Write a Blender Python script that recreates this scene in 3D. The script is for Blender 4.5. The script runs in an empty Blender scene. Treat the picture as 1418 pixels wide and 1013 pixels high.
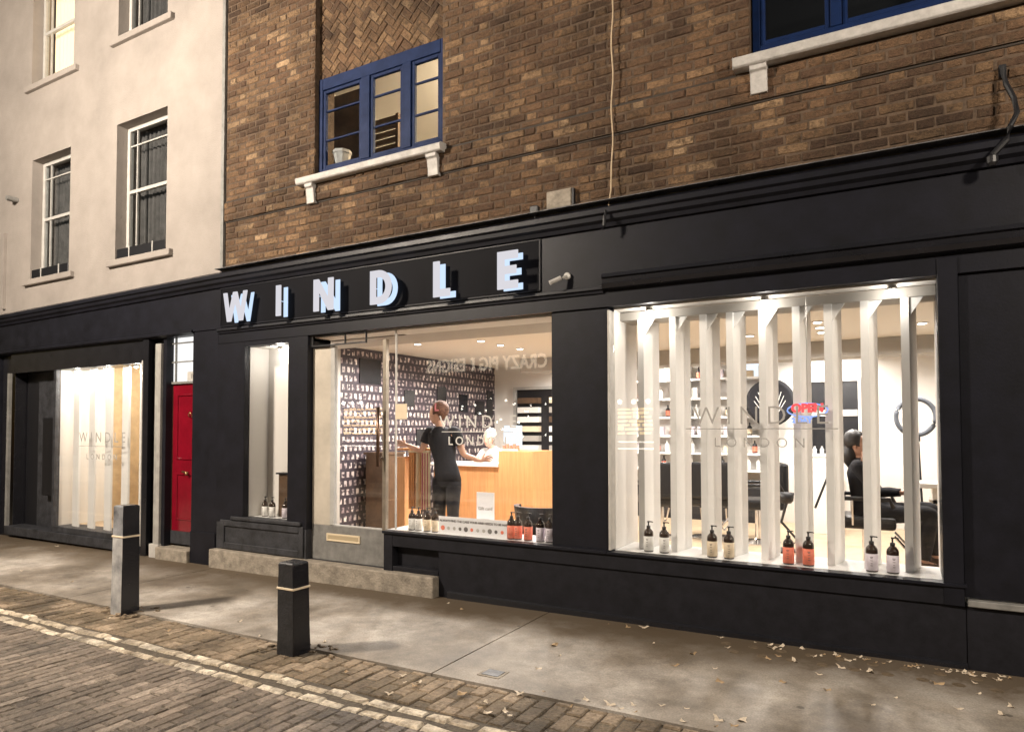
import bpy, math, random
from mathutils import Vector, Matrix
R = random.Random(7)
rad = math.radians
C = bpy.context.scene.collection

# ------------------------------------------------------------------ camera
YAW, PIT, ROL = 0.5175990, 0.0316128, -0.0017735
FPX, CX, CY = 950.0, 709.0, 563.65          # focal length and principal point for the 1418 px wide frame
EYE = Vector((0, -5.4, 1.5))
fw = Vector((-math.sin(YAW)*math.cos(PIT), math.cos(YAW)*math.cos(PIT), math.sin(PIT)))
r0 = Vector((math.cos(YAW), math.sin(YAW), 0)); u0 = r0.cross(fw)
rt = r0*math.cos(ROL) + u0*math.sin(ROL); up = u0*math.cos(ROL) - r0*math.sin(ROL)
cam = bpy.data.objects.new('camera', bpy.data.cameras.new('camera')); C.objects.link(cam)
cam.matrix_world = Matrix(((rt.x, up.x, -fw.x, EYE.x), (rt.y, up.y, -fw.y, EYE.y), (rt.z, up.z, -fw.z, EYE.z), (0, 0, 0, 1)))
cam.data.sensor_fit = 'HORIZONTAL'; cam.data.sensor_width = 36; cam.data.lens = 36*FPX/1418
cam.data.shift_y = (CY-506.5)/1418; cam.data.clip_start = .05; cam.data.clip_end = 500
bpy.context.scene.camera = cam

def at(px, py, y=0.0):
    """survey helper: where the sight line through a photo point meets the depth y -> (x, z)"""
    d = fw*FPX + rt*(px-CX) - up*(py-CY); t = (y-EYE.y)/d.y
    return EYE.x + d.x*t, EYE.z + d.z*t
def X(px, y=0.0, py=600): return at(px, py, y)[0]
def Z(px, py, y=0.0): return at(px, py, y)[1]
def gz(x): return -0.06 + 0.007*x           # the street falls gently to the left

# ------------------------------------------------------------------ materials
M = {}
def nodes(name):
    m = bpy.data.materials.new(name); m.use_nodes = True; nt = m.node_tree
    return m, nt, nt.nodes['Principled BSDF'], nt.nodes, nt.links
def paint(name, col, rough=.5, metal=0, noise=0.0, nscale=8, bump=0.0, bscale=40, spec=.5, coat=0, trans=0, emis=None, estr=0, dark=None, stretch=None):
    m, nt, b, N, L = nodes(name); M[name] = m
    b.inputs['Base Color'].default_value = (*col, 1); b.inputs['Roughness'].default_value = rough
    b.inputs['Metallic'].default_value = metal; b.inputs['Specular IOR Level'].default_value = spec
    b.inputs['Coat Weight'].default_value = coat; b.inputs['Transmission Weight'].default_value = trans
    if emis: b.inputs['Emission Color'].default_value = (*emis, 1); b.inputs['Emission Strength'].default_value = estr
    tc = N.new('ShaderNodeTexCoord')
    if noise:
        t = N.new('ShaderNodeTexNoise'); t.inputs['Scale'].default_value = nscale; t.inputs['Detail'].default_value = 8; t.inputs['Roughness'].default_value = .65
        if stretch:
            mp = N.new('ShaderNodeMapping'); mp.inputs['Scale'].default_value = stretch; L.new(tc.outputs['Object'], mp.inputs['Vector']); L.new(mp.outputs[0], t.inputs['Vector'])
        else: L.new(tc.outputs['Object'], t.inputs['Vector'])
        r = N.new('ShaderNodeValToRGB'); r.color_ramp.elements[0].position = .3; r.color_ramp.elements[1].position = .7
        lo = dark if dark else tuple(c*(1-noise) for c in col); hi = tuple(min(1, c*(1+noise*.6)) for c in col)
        r.color_ramp.elements[0].color = (*lo, 1); r.color_ramp.elements[1].color = (*hi, 1)
        L.new(t.outputs['Fac'], r.inputs['Fac']); L.new(r.outputs['Color'], b.inputs['Base Color'])
        mr = N.new('ShaderNodeMapRange'); mr.inputs['To Min'].default_value = min(1, rough*1.25); mr.inputs['To Max'].default_value = rough*.8
        L.new(t.outputs['Fac'], mr.inputs['Value']); L.new(mr.outputs['Result'], b.inputs['Roughness'])
    if bump:
        t2 = N.new('ShaderNodeTexNoise'); t2.inputs['Scale'].default_value = bscale; t2.inputs['Detail'].default_value = 6
        L.new(tc.outputs['Object'], t2.inputs['Vector'])
        bp = N.new('ShaderNodeBump'); bp.inputs['Strength'].default_value = bump; bp.inputs['Distance'].default_value = .02
        L.new(t2.outputs['Fac'], bp.inputs['Height']); L.new(bp.outputs['Normal'], b.inputs['Normal'])
    return m
def emit(name, col, s):
    m = bpy.data.materials.new(name); m.use_nodes = True; nt = m.node_tree; nt.nodes.clear()
    e = nt.nodes.new('ShaderNodeEmission'); o = nt.nodes.new('ShaderNodeOutputMaterial')
    e.inputs[0].default_value = (*col, 1); e.inputs[1].default_value = s; nt.links.new(e.outputs[0], o.inputs[0]); M[name] = m; return m
def blocks(name, stops, rough=.85, nscale=22, bump=.6, soot=.6, sscale=1.2, spec=.3, bscale=60, smear=None):
    """bricks and pavers: every block has its own number 'rnd', stains run across them"""
    m, nt, b, N, L = nodes(name); M[name] = m
    a = N.new('ShaderNodeAttribute'); a.attribute_name = 'rnd'
    r = N.new('ShaderNodeValToRGB'); cr = r.color_ramp
    while len(cr.elements) < len(stops): cr.elements.new(.5)
    for e, (p, c) in zip(cr.elements, stops): e.position = p; e.color = (*c, 1)
    L.new(a.outputs['Fac'], r.inputs['Fac'])
    tc = N.new('ShaderNodeTexCoord')
    n1 = N.new('ShaderNodeTexNoise'); n1.inputs['Scale'].default_value = nscale; n1.inputs['Detail'].default_value = 8; n1.inputs['Roughness'].default_value = .7
    n2 = N.new('ShaderNodeTexNoise'); n2.inputs['Scale'].default_value = sscale; n2.inputs['Detail'].default_value = 6
    for n in (n1, n2): L.new(tc.outputs['Object'], n.inputs['Vector'])
    m1 = N.new('ShaderNodeMapRange'); m1.inputs['From Min'].default_value = .3; m1.inputs['From Max'].default_value = .7; m1.inputs['To Min'].default_value = .55; m1.inputs['To Max'].default_value = 1.35
    m2 = N.new('ShaderNodeMapRange'); m2.inputs['From Min'].default_value = .35; m2.inputs['From Max'].default_value = .65; m2.inputs['To Min'].default_value = 1-soot; m2.inputs['To Max'].default_value = 1.2
    L.new(n1.outputs['Fac'], m1.inputs['Value']); L.new(n2.outputs['Fac'], m2.inputs['Value'])
    mu = N.new('ShaderNodeMath'); mu.operation = 'MULTIPLY'; L.new(m1.outputs[0], mu.inputs[0]); L.new(m2.outputs[0], mu.inputs[1])
    src = r.outputs['Color']
    if smear:
        ns = N.new('ShaderNodeTexNoise'); ns.inputs['Scale'].default_value = 13; ns.inputs['Detail'].default_value = 9; ns.inputs['Roughness'].default_value = .75; L.new(tc.outputs['Object'], ns.inputs['Vector'])
        q = N.new('ShaderNodeMapRange'); q.inputs['From Min'].default_value = .50; q.inputs['From Max'].default_value = .60; q.inputs['To Max'].default_value = .85; L.new(ns.outputs['Fac'], q.inputs['Value'])
        mxs = N.new('ShaderNodeMix'); mxs.data_type = 'RGBA'; L.new(q.outputs[0], mxs.inputs['Factor']); L.new(src, mxs.inputs['A']); mxs.inputs['B'].default_value = (*smear, 1); src = mxs.outputs['Result']
    vm = N.new('ShaderNodeVectorMath'); vm.operation = 'SCALE'; L.new(src, vm.inputs[0]); L.new(mu.outputs[0], vm.inputs['Scale'])
    L.new(vm.outputs[0], b.inputs['Base Color']); b.inputs['Roughness'].default_value = rough; b.inputs['Specular IOR Level'].default_value = spec
    n3 = N.new('ShaderNodeTexNoise'); n3.inputs['Scale'].default_value = bscale; n3.inputs['Detail'].default_value = 8
    L.new(tc.outputs['Object'], n3.inputs['Vector'])
    bp = N.new('ShaderNodeBump'); bp.inputs['Strength'].default_value = bump; bp.inputs['Distance'].default_value = .015
    L.new(n3.outputs['Fac'], bp.inputs['Height']); L.new(bp.outputs['Normal'], b.inputs['Normal'])
    return m
def glass(name, tint=(1, 1, 1), base=.06, edge=.9):
    m = bpy.data.materials.new(name); m.use_nodes = True; nt = m.node_tree; nt.nodes.clear(); N, L = nt.nodes, nt.links
    t = N.new('ShaderNodeBsdfTransparent'); t.inputs[0].default_value = (*tint, 1)
    g = N.new('ShaderNodeBsdfGlossy'); g.inputs['Roughness'].default_value = .004
    lw = N.new('ShaderNodeLayerWeight'); lw.inputs['Blend'].default_value = .5
    pw = N.new('ShaderNodeMath'); pw.operation = 'POWER'; pw.inputs[1].default_value = 5
    ad = N.new('ShaderNodeMath'); ad.operation = 'MULTIPLY_ADD'; ad.inputs[1].default_value = .95; ad.inputs[2].default_value = base; ad.use_clamp = True
    mx = N.new('ShaderNodeMixShader'); o = N.new('ShaderNodeOutputMaterial')
    L.new(lw.outputs['Facing'], pw.inputs[0]); L.new(pw.outputs[0], ad.inputs[0]); L.new(ad.outputs[0], mx.inputs[0]); L.new(t.outputs[0], mx.inputs[1]); L.new(g.outputs[0], mx.inputs[2]); L.new(mx.outputs[0], o.inputs[0])
    M[name] = m; return m

paint('charcoal', (.0095, .0098, .0145), .42, noise=.45, nscale=5, bump=.05, bscale=60, spec=.25)
paint('charcoal_worn', (.033, .034, .040), .55, noise=.7, nscale=7, bump=.3, bscale=30)
paint('charcoal_gloss', (.012, .012, .015), .25, noise=.3, nscale=6, bump=.05)
paint('charcoal_plinth', (.013, .013, .017), .55, noise=.4, nscale=9, bump=.06, bscale=60, spec=.2)
paint('panel_black', (.0055, .0055, .0075), .6, spec=.06)
paint('grey_paint', (.20, .195, .185), .5, noise=.35, nscale=9)
paint('pale_grey', (.33, .32, .30), .5, noise=.3)
paint('pale_edge', (.5, .48, .45), .45, noise=.2)
paint('stucco', (.275, .245, .222), .85, noise=.22, nscale=1.1, bump=.35, bscale=70)
paint('sash_white', (.42, .41, .39), .5, noise=.15)
paint('lead', (.10, .10, .105), .55, noise=.6, nscale=6, bump=.3)
paint('mortar', (.090, .058, .036), .95, noise=.5, nscale=14, bump=.6)
paint('stone', (.30, .26, .21), .8, noise=.45, nscale=10, bump=.5, bscale=45)
paint('sill_white', (.46, .44, .42), .6, noise=.25, nscale=12, bump=.3)
paint('blue', (.004, .015, .062), .6, noise=.3, nscale=9, spec=.15)
paint('red_door', (.19, .004, .014), .22, noise=.25, nscale=4, coat=.5)
paint('bronze_grey', (.30, .26, .21), .4, metal=.6, noise=.3)
paint('stile_grey', (.50, .45, .38), .35, noise=.25, nscale=2)
paint('plate_flap', (.42, .34, .22), .4)
paint('plate_cream', (.72, .60, .42), .35)
paint('brass', (.55, .40, .20), .35, metal=1)
paint('steel', (.50, .48, .45), .33, metal=1, noise=.2, nscale=3)
paint('bronze', (.16, .10, .07), .35, metal=1)
paint('chrome', (.7, .7, .72), .12, metal=1)
paint('black', (.008, .008, .010), .45)
paint('black_leather', (.012, .012, .014), .35, noise=.3, nscale=20)
paint('black_cloth', (.012, .012, .016), .9, bump=.3, bscale=30)
paint('grey_cloth', (.10, .11, .13), .9, noise=.3)
paint('int_white', (.66, .635, .60), .7)
paint('int_white_fin', (.74, .73, .71), .55, noise=.06, nscale=3)
paint('int_ceiling', (.66, .62, .56), .8)
paint('int_floor', (.55, .42, .28), .35, noise=.2, nscale=5)
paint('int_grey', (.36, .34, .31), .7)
paint('sill_gloss', (.8, .8, .79), .3)
paint('ochre', (.50, .37, .22), .7, noise=.2)
paint('oak', (.62, .31, .13), .45, noise=.22, nscale=3, stretch=(9, 9, .6))
paint('dark_wood', (.10, .06, .035), .45, noise=.4)
paint('skin', (.55, .32, .23), .5)
paint('lip', (.4, .12, .1), .5)
paint('hair_ginger', (.13, .055, .03), .7, noise=.8, nscale=45, bump=.6, bscale=90)
paint('hair_dark', (.025, .022, .022), .55, noise=.4, nscale=40)
paint('hair_grey', (.4, .37, .34), .6, noise=.3, nscale=40)
paint('white_cloth', (.72, .69, .66), .85)
paint('amber', (.022, .010, .006), .12, coat=.5)
paint('label_white', (.72, .71, .68), .6); paint('label_cream', (.70, .58, .42), .6); paint('label_coral', (.78, .20, .12), .6); paint('label_lilac', (.66, .60, .66), .6)
paint('ink', (.12, .11, .11), .7)
paint('paper', (.8, .8, .82), .7)
paint('decal_grey', (.36, .345, .33), .6); paint('decal_white', (.62, .60, .57), .5)
paint('asphalt', (.05, .046, .042), .9, noise=.5, nscale=9, bump=.5)
paint('earth', (.10, .08, .058), .95, noise=.5, nscale=30, bump=.8, bscale=80)
paint('cellar_lens', (.15, .11, .07), .6, noise=.5, nscale=30)
paint('leaf', (.40, .28, .16), .7, noise=.4, nscale=50); paint('leaf_pale', (.62, .52, .40), .7, noise=.3, nscale=50)
paint('cable', (.5, .38, .25), .6); paint('textile_pink', (.50, .16, .18), .9, noise=.3, nscale=60); paint('textile_orange', (.60, .28, .12), .9, noise=.3, nscale=60); paint('textile_cream', (.66, .54, .38), .9)
glass('window_glass', base=.045); glass('upper_glass', (.9, .92, .93), base=.03)
emit('led_warm', (1, .86, .68), 14); emit('led_white', (1, .94, .86), 12); emit('lit_pane', (1, .99, .97), 1.15); emit('lit_pane_warm', (1, .76, .46), 1.05)
emit('letter_face', (.90, .88, .94), .80); emit('letter_glow', (.60, .76, 1.0), 1.1)
emit('neon_red', (1, .10, .10), 1.5); emit('neon_blue', (.30, .45, 1), 1.3); emit('screen', (.86, .93, 1), 1.25)
emit('far_sign', (1, .86, .66), 3.8); emit('far_shelf', (1, .66, .30), 9); emit('far_strip', (1, .92, .8), 10); emit('far_bulb', (1, .95, .85), 16)
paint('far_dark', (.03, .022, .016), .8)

blocks('brick', [(0, (.085, .048, .029)), (.3, (.130, .074, .041)), (.65, (.172, .101, .054)), (.90, (.235, .146, .080)), (1, (.34, .23, .135))], bump=1.0, nscale=34, soot=.6, bscale=90, sscale=1.3, smear=(.105, .066, .038))
blocks('paver', [(0, (.095, .074, .057)), (.5, (.170, .134, .104)), (.85, (.24, .192, .152)), (1, (.34, .28, .225))], rough=.6, spec=.45, bump=1.0, soot=.5, nscale=30, sscale=1.7, smear=(.165, .132, .10))
blocks('paver_strip', [(0, (.15, .115, .075)), (.6, (.25, .19, .13)), (1, (.36, .28, .20))], rough=.75, bump=1, soot=.6, nscale=35, sscale=2.5, smear=(.19, .14, .09))
blocks('paver_painted', [(0, (.42, .35, .26)), (.5, (.62, .53, .41)), (1, (.72, .64, .52))], rough=.7, bump=.8, soot=.45, nscale=30, sscale=6, smear=(.30, .24, .17))

# pavement concrete, with broad damp stains and fine grit
def concrete():
    m, nt, b, N, L = nodes('pavement_concrete'); M['concrete'] = m
    tc = N.new('ShaderNodeTexCoord')
    def nz(s, d=8, rr=.6):
        n = N.new('ShaderNodeTexNoise'); n.inputs['Scale'].default_value = s; n.inputs['Detail'].default_value = d; n.inputs['Roughness'].default_value = rr
        L.new(tc.outputs['Object'], n.inputs['Vector']); return n
    a, c, g = nz(.9), nz(5, 10, .7), nz(90, 4)
    def mr(n, f0, f1, t0, t1):
        q = N.new('ShaderNodeMapRange'); q.inputs['From Min'].default_value = f0; q.inputs['From Max'].default_value = f1; q.inputs['To Min'].default_value = t0; q.inputs['To Max'].default_value = t1
        L.new(n, q.inputs['Value']); return q.outputs[0]
    def mul(x, y):
        q = N.new('ShaderNodeMath'); q.operation = 'MULTIPLY'; L.new(x, q.inputs[0]); L.new(y, q.inputs[1]); return q.outputs[0]
    f = mul(mul(mr(a.outputs[0], .35, .62, .45, 1.12), mr(c.outputs[0], .32, .68, .66, 1.2)), mr(g.outputs[0], .3, .7, .74, 1.2))
    cr = N.new('ShaderNodeValToRGB'); cr.color_ramp.elements[0].color = (.27, .215, .155, 1); cr.color_ramp.elements[1].color = (.37, .335, .295, 1)
    cr.color_ramp.elements[0].position = .35; cr.color_ramp.elements[1].position = .6
    L.new(a.outputs[0], cr.inputs[0])
    vm = N.new('ShaderNodeVectorMath'); vm.operation = 'SCALE'; L.new(cr.outputs[0], vm.inputs[0]); L.new(f, vm.inputs['Scale'])
    # grime and painted sill shade along the shopfront foot, with a wavering edge
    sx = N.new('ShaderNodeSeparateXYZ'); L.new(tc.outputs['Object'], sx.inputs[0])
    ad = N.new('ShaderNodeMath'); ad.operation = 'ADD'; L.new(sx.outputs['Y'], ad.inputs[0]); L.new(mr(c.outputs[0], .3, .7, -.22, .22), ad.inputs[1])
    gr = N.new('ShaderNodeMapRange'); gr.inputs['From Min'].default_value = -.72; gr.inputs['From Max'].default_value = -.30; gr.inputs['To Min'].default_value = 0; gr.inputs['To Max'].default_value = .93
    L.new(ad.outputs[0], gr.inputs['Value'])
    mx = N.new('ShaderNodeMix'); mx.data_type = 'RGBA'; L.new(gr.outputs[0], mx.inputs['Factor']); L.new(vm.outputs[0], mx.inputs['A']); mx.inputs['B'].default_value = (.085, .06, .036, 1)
    # trodden gum: small dark round spots
    vo = N.new('ShaderNodeTexVoronoi'); vo.inputs['Scale'].default_value = 2.6; L.new(tc.outputs['Object'], vo.inputs['Vector'])
    gm = mr(vo.outputs['Distance'], .050, .062, .50, 1.0)
    v2 = N.new('ShaderNodeVectorMath'); v2.operation = 'SCALE'; L.new(mx.outputs['Result'], v2.inputs[0]); L.new(gm, v2.inputs['Scale'])
    L.new(v2.outputs[0], b.inputs['Base Color'])
    L.new(mr(a.outputs[0], .3, .7, .55, .85), b.inputs['Roughness'])
    bp = N.new('ShaderNodeBump'); bp.inputs['Strength'].default_value = .35; bp.inputs['Distance'].default_value = .01
    L.new(mul(c.outputs[0], g.outputs[0]), bp.inputs['Height']); L.new(bp.outputs['Normal'], b.inputs['Normal'])
concrete()

def photo_wall():
    """dark board covered with columns of small pale pictures"""
    m, nt, b, N, L = nodes('picture_board'); M['picture_board'] = m
    tc = N.new('ShaderNodeTexCoord'); sp = N.new('ShaderNodeSeparateXYZ'); cb = N.new('ShaderNodeCombineXYZ')
    L.new(tc.outputs['Object'], sp.inputs[0]); L.new(sp.outputs['Y'], cb.inputs['X']); L.new(sp.outputs['Z'], cb.inputs['Y'])
    br = N.new('ShaderNodeTexBrick'); br.inputs['Scale'].default_value = 1; br.offset = .5; br.inputs['Brick Width'].default_value = .095; br.inputs['Row Height'].default_value = .12
    br.inputs['Mortar Size'].default_value = .024; br.inputs['Mortar Smooth'].default_value = .2; br.inputs['Color1'].default_value = (.75, .68, .63, 1); br.inputs['Color2'].default_value = (.25, .19, .20, 1); br.inputs['Mortar'].default_value = (.03, .022, .03, 1)
    L.new(cb.outputs[0], br.inputs['Vector'])
    n = N.new('ShaderNodeTexNoise'); n.inputs['Scale'].default_value = 16; n.inputs['Detail'].default_value = 3; L.new(tc.outputs['Object'], n.inputs['Vector'])
    q = N.new('ShaderNodeMapRange'); q.inputs['From Min'].default_value = .42; q.inputs['From Max'].default_value = .55; L.new(n.outputs[0], q.inputs['Value'])
    mx = N.new('ShaderNodeMix'); mx.data_type = 'RGBA'; mx.inputs['A'].default_value = (.04, .03, .04, 1); L.new(q.outputs[0], mx.inputs['Factor']); L.new(br.outputs['Color'], mx.inputs['B'])
    L.new(mx.outputs['Result'], b.inputs['Base Color']); b.inputs['Roughness'].default_value = .5
photo_wall()

# ------------------------------------------------------------------ object helpers
ORG = {}
def org(o): return ORG.get(o.name, Vector((0, 0, 0))) if o else Vector((0, 0, 0))
def tag(o, label=None, cat=None, group=None, kind=None):
    if label: o['label'] = label
    if cat: o['category'] = cat
    if group: o['group'] = group
    if kind: o['kind'] = kind
    return o
def thing(name, label, cat, loc=(0, 0, 0), group=None):
    o = bpy.data.objects.new(name, None); C.objects.link(o); o.location = loc; o.empty_display_size = .1
    ORG[o.name] = Vector(loc); return tag(o, label, cat, group)
class MB:
    def __init__(s): s.v = []; s.f = []; s.m = []; s.r = []
    def add(s, vs, fs, mi=0, r=0.0):
        b = len(s.v); s.v += [tuple(v) for v in vs]
        for f in fs: s.f.append([b+i for i in f]); s.m.append(mi); s.r.append(r)
        return s
    def box(s, x0, x1, y0, y1, z0, z1, mi=0, r=0.0):
        if x1 < x0: x0, x1 = x1, x0
        if y1 < y0: y0, y1 = y1, y0
        if z1 < z0: z0, z1 = z1, z0
        v = [(x, y, z) for z in (z0, z1) for y in (y0, y1) for x in (x0, x1)]
        return s.add(v, [(0, 2, 3, 1), (4, 5, 7, 6), (0, 1, 5, 4), (2, 6, 7, 3), (0, 4, 6, 2), (1, 3, 7, 5)], mi, r)
    def frame(s, x0, x1, z0, z1, t, y0, y1, mi=0, tb=None, tt=None):
        tb = t if tb is None else tb; tt = t if tt is None else tt
        s.box(x0, x0+t, y0, y1, z0, z1, mi); s.box(x1-t, x1, y0, y1, z0, z1, mi)
        s.box(x0+t, x1-t, y0, y1, z0, z0+tb, mi); s.box(x0+t, x1-t, y0, y1, z1-tt, z1, mi); return s
    def chunk(s, o, u, v, n, lu, lv, dep, ch=.005, j=.0018, mi=0, r=0.0):
        """a chamfered worn block: o corner, u/v in-plane axes, n outward"""
        o, u, v, n = Vector(o), Vector(u), Vector(v), Vector(n)
        J = lambda a: R.uniform(-a, a)
        def ring(ins, h, jj): return [o + u*(ins+J(jj)) + v*(ins+J(jj)) + n*(h+J(jj*.5)) if k == 0 else
                                      o + u*(lu-ins+J(jj)) + v*(ins+J(jj)) + n*(h+J(jj*.5)) if k == 1 else
                                      o + u*(lu-ins+J(jj)) + v*(lv-ins+J(jj)) + n*(h+J(jj*.5)) if k == 2 else
                                      o + u*(ins+J(jj)) + v*(lv-ins+J(jj)) + n*(h+J(jj*.5)) for k in range(4)]
        vs = ring(0, -dep, 0) + ring(0, -ch, j) + ring(ch, 0, j)
        fs = [(8, 9, 10, 11)]
        for a in (0, 4):
            for k in range(4):
                k2 = (k+1) % 4; fs.append((a+k, a+k2, a+4+k2, a+4+k))
        return s.add(vs, fs, mi, r)
    def prism(s, pts, y0, y1, mi=0, side=None):
        """outline in x,z pushed from y0 (front) to y1 (back)"""
        n = len(pts); vs = [(x, y0, z) for x, z in pts] + [(x, y1, z) for x, z in pts]
        s.add(vs, [tuple(range(n)), tuple(range(2*n-1, n-1, -1))], mi)
        b = len(s.v)-2*n
        for k in range(n):
            s.f.append([b+k, b+n+k, b+n+(k+1) % n, b+(k+1) % n]); s.m.append(mi if side is None else side); s.r.append(0)
        return s
    def prof(s, pts, x0, x1, mi=0, dz1=0):
        """profile in y,z swept along x (dz1: how much higher the x1 end sits)"""
        n = len(pts); vs = [(x0, y, z) for y, z in pts] + [(x1, y, z+dz1) for y, z in pts]
        fs = [tuple(range(n)), tuple(range(2*n-1, n-1, -1))] + [(k, (k+1) % n, n+(k+1) % n, n+k) for k in range(n)]
        return s.add(vs, fs, mi)
    def lathe(s, c, prof, n=20, mi=0, ax='z', mats=None):
        b = len(s.v); c = Vector(c)
        for r, h in prof:
            for k in range(n):
                a = 2*math.pi*k/n; p = (r*math.cos(a), r*math.sin(a), h)
                if ax == 'y': p = (p[0], h, p[1])
                if ax == 'x': p = (h, p[0], p[1])
                s.v.append(tuple(c+Vector(p)))
        for i in range(len(prof)-1):
            for k in range(n):
                s.f.append([b+i*n+k, b+i*n+(k+1) % n, b+(i+1)*n+(k+1) % n, b+(i+1)*n+k]); s.m.append(mats[i] if mats else mi); s.r.append(0)
        for i, rev in ((0, True), (len(prof)-1, False)):
            if prof[i][0] > 1e-5:
                f = [b+i*n+k for k in range(n)]; s.f.append(f[::-1] if rev else f); s.m.append(mats[min(i, len(prof)-2)] if mats else mi); s.r.append(0)
        return s
    def tube(s, pts, r, n=8, mi=0, closed=False):
        pts = [Vector(p) for p in pts]; b = len(s.v); m = len(pts); up_ = Vector((0, 0, 1))
        for i, p in enumerate(pts):
            q = pts[(i+1) % m] if (closed or i < m-1) else p; o = pts[i-1] if (closed or i > 0) else p
            t = (q-o).normalized(); ref = up_ if abs(t.z) < .95 else Vector((1, 0, 0))
            a = t.cross(ref).normalized(); c = t.cross(a)
            rr = r[i] if isinstance(r, (list, tuple)) else r
            for k in range(n): s.v.append(tuple(p + a*math.cos(2*math.pi*k/n)*rr + c*math.sin(2*math.pi*k/n)*rr))
        for i in range(m if closed else m-1):
            for k in range(n):
                i2 = (i+1) % m
                s.f.append([b+i*n+k, b+i*n+(k+1) % n, b+i2*n+(k+1) % n, b+i2*n+k]); s.m.append(mi); s.r.append(0)
        if not closed:
            s.f.append([b+k for k in range(n)][::-1]); s.f.append([b+(m-1)*n+k for k in range(n)]); s.m += [mi]*2; s.r += [0]*2
        return s
    def ball(s, c, r, sx=1, sy=1, sz=1, n=14, mi=0, fn=None):
        c = Vector(c); b = len(s.v); h = n//2+1
        for i in range(h+1):
            t = math.pi*i/h
            for k in range(n):
                a = 2*math.pi*k/n; p = Vector((math.sin(t)*math.cos(a)*sx, math.sin(t)*math.sin(a)*sy, math.cos(t)*sz))*r
                if fn: p = fn(p)
                s.v.append(tuple(c+p))
        for i in range(h):
            for k in range(n): s.f.append([b+i*n+k, b+(i+1)*n+k, b+(i+1)*n+(k+1) % n, b+i*n+(k+1) % n]); s.m.append(mi); s.r.append(0)
        return s
    def grid_wall(s, x0, x1, z0, z1, holes, y0, y1, mi=0, rev=0):
        xs = sorted({x0, x1, *[min(max(h[i], x0), x1) for h in holes for i in (0, 1)]}); zs = sorted({z0, z1, *[min(max(h[i], z0), z1) for h in holes for i in (2, 3)]})
        ins = lambda i, k: 0 <= i < len(xs)-1 and 0 <= k < len(zs)-1 and not any(h[0]-1e-6 <= (xs[i]+xs[i+1])/2 <= h[1] and h[2] <= (zs[k]+zs[k+1])/2 <= h[3] for h in holes)
        for i in range(len(xs)-1):
            for k in range(len(zs)-1):
                if not ins(i, k): continue
                a, b_, c, d = xs[i], xs[i+1], zs[k], zs[k+1]
                s.add([(a, y0, c), (b_, y0, c), (b_, y0, d), (a, y0, d)], [(0, 1, 2, 3)], mi)
                s.add([(a, y1, c), (b_, y1, c), (b_, y1, d), (a, y1, d)], [(3, 2, 1, 0)], mi)
                if not ins(i-1, k): s.add([(a, y0, c), (a, y0, d), (a, y1, d), (a, y1, c)], [(0, 1, 2, 3)], rev)
                if not ins(i+1, k): s.add([(b_, y0, c), (b_, y1, c), (b_, y1, d), (b_, y0, d)], [(0, 1, 2, 3)], rev)
                if not ins(i, k-1): s.add([(a, y0, c), (a, y1, c), (b_, y1, c), (b_, y0, c)], [(0, 1, 2, 3)], rev)
                if not ins(i, k+1): s.add([(a, y0, d), (b_, y0, d), (b_, y1, d), (a, y1, d)], [(0, 1, 2, 3)], rev)
        return s
    def build(s, name, mats, parent=None, bevel=0, smooth=False, label=None, bseg=1):
        mats = [mats] if isinstance(mats, str) else mats
        me = bpy.data.meshes.new(name); oo = org(parent)
        me.from_pydata([(v[0]-oo.x, v[1]-oo.y, v[2]-oo.z) for v in s.v], [], s.f)
        for m_ in mats: me.materials.append(M[m_])
        me.polygons.foreach_set('material_index', s.m)
        if any(s.r):
            a = me.attributes.new('rnd', 'FLOAT', 'FACE'); a.data.foreach_set('value', s.r)
        if smooth: me.polygons.foreach_set('use_smooth', [True]*len(s.f))
        me.update()
        o = bpy.data.objects.new(name, me); C.objects.link(o)
        if parent: o.parent = parent; ORG[o.name] = oo
        if bevel:
            b = o.modifiers.new('bevel', 'BEVEL'); b.width = bevel; b.segments = bseg; b.limit_method = 'ANGLE'; b.angle_limit = rad(40)
        if label: o['label'] = label
        return o
def B(*a, **k): return MB().box(*a, **k)
def text_mb(txt, size, x, y, z, bold=0, mirror=False, align='CENTER', spacing=1.0, xs=1.0, depth=.002, flip=False):
    """lettering facing the street (-y); flip: facing +y"""
    cu = bpy.data.curves.new('t', 'FONT'); cu.body = txt; cu.size = size; cu.align_x = align; cu.offset = bold; cu.extrude = depth/2; cu.space_character = spacing; cu.resolution_u = 3
    ob = bpy.data.objects.new('t', cu); C.objects.link(ob)
    dg = bpy.context.evaluated_depsgraph_get(); me = bpy.data.meshes.new_from_object(ob.evaluated_get(dg))
    mb = MB(); sg = -1 if flip else 1
    mb.add([(x+sg*v.co.x*xs, y-sg*v.co.z, z+v.co.y) for v in me.vertices], [tuple(p.vertices) for p in me.polygons])
    bpy.data.objects.remove(ob); bpy.data.meshes.remove(me); bpy.data.curves.remove(cu)
    return mb
def copy_tree(o, parent=None):
    c = o.copy(); C.objects.link(c); c.parent = parent
    for ch in o.children: copy_tree(ch, c)
    return c
def struct(o): o['kind'] = 'structure'; return o
def lamp(name, kind, loc, power, col, parent=None, size=.05, rot=None, **k):
    l = bpy.data.lights.new(name, kind); l.energy = power; l.color = col
    if kind == 'AREA': l.size = size
    elif kind != 'SUN': l.shadow_soft_size = size
    for a, b_ in k.items(): setattr(l, a, b_)
    o = bpy.data.objects.new(name, l); C.objects.link(o); o.location = Vector(loc)-org(parent)
    if rot: o.rotation_euler = rot
    if parent: o.parent = parent
    return o

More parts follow.
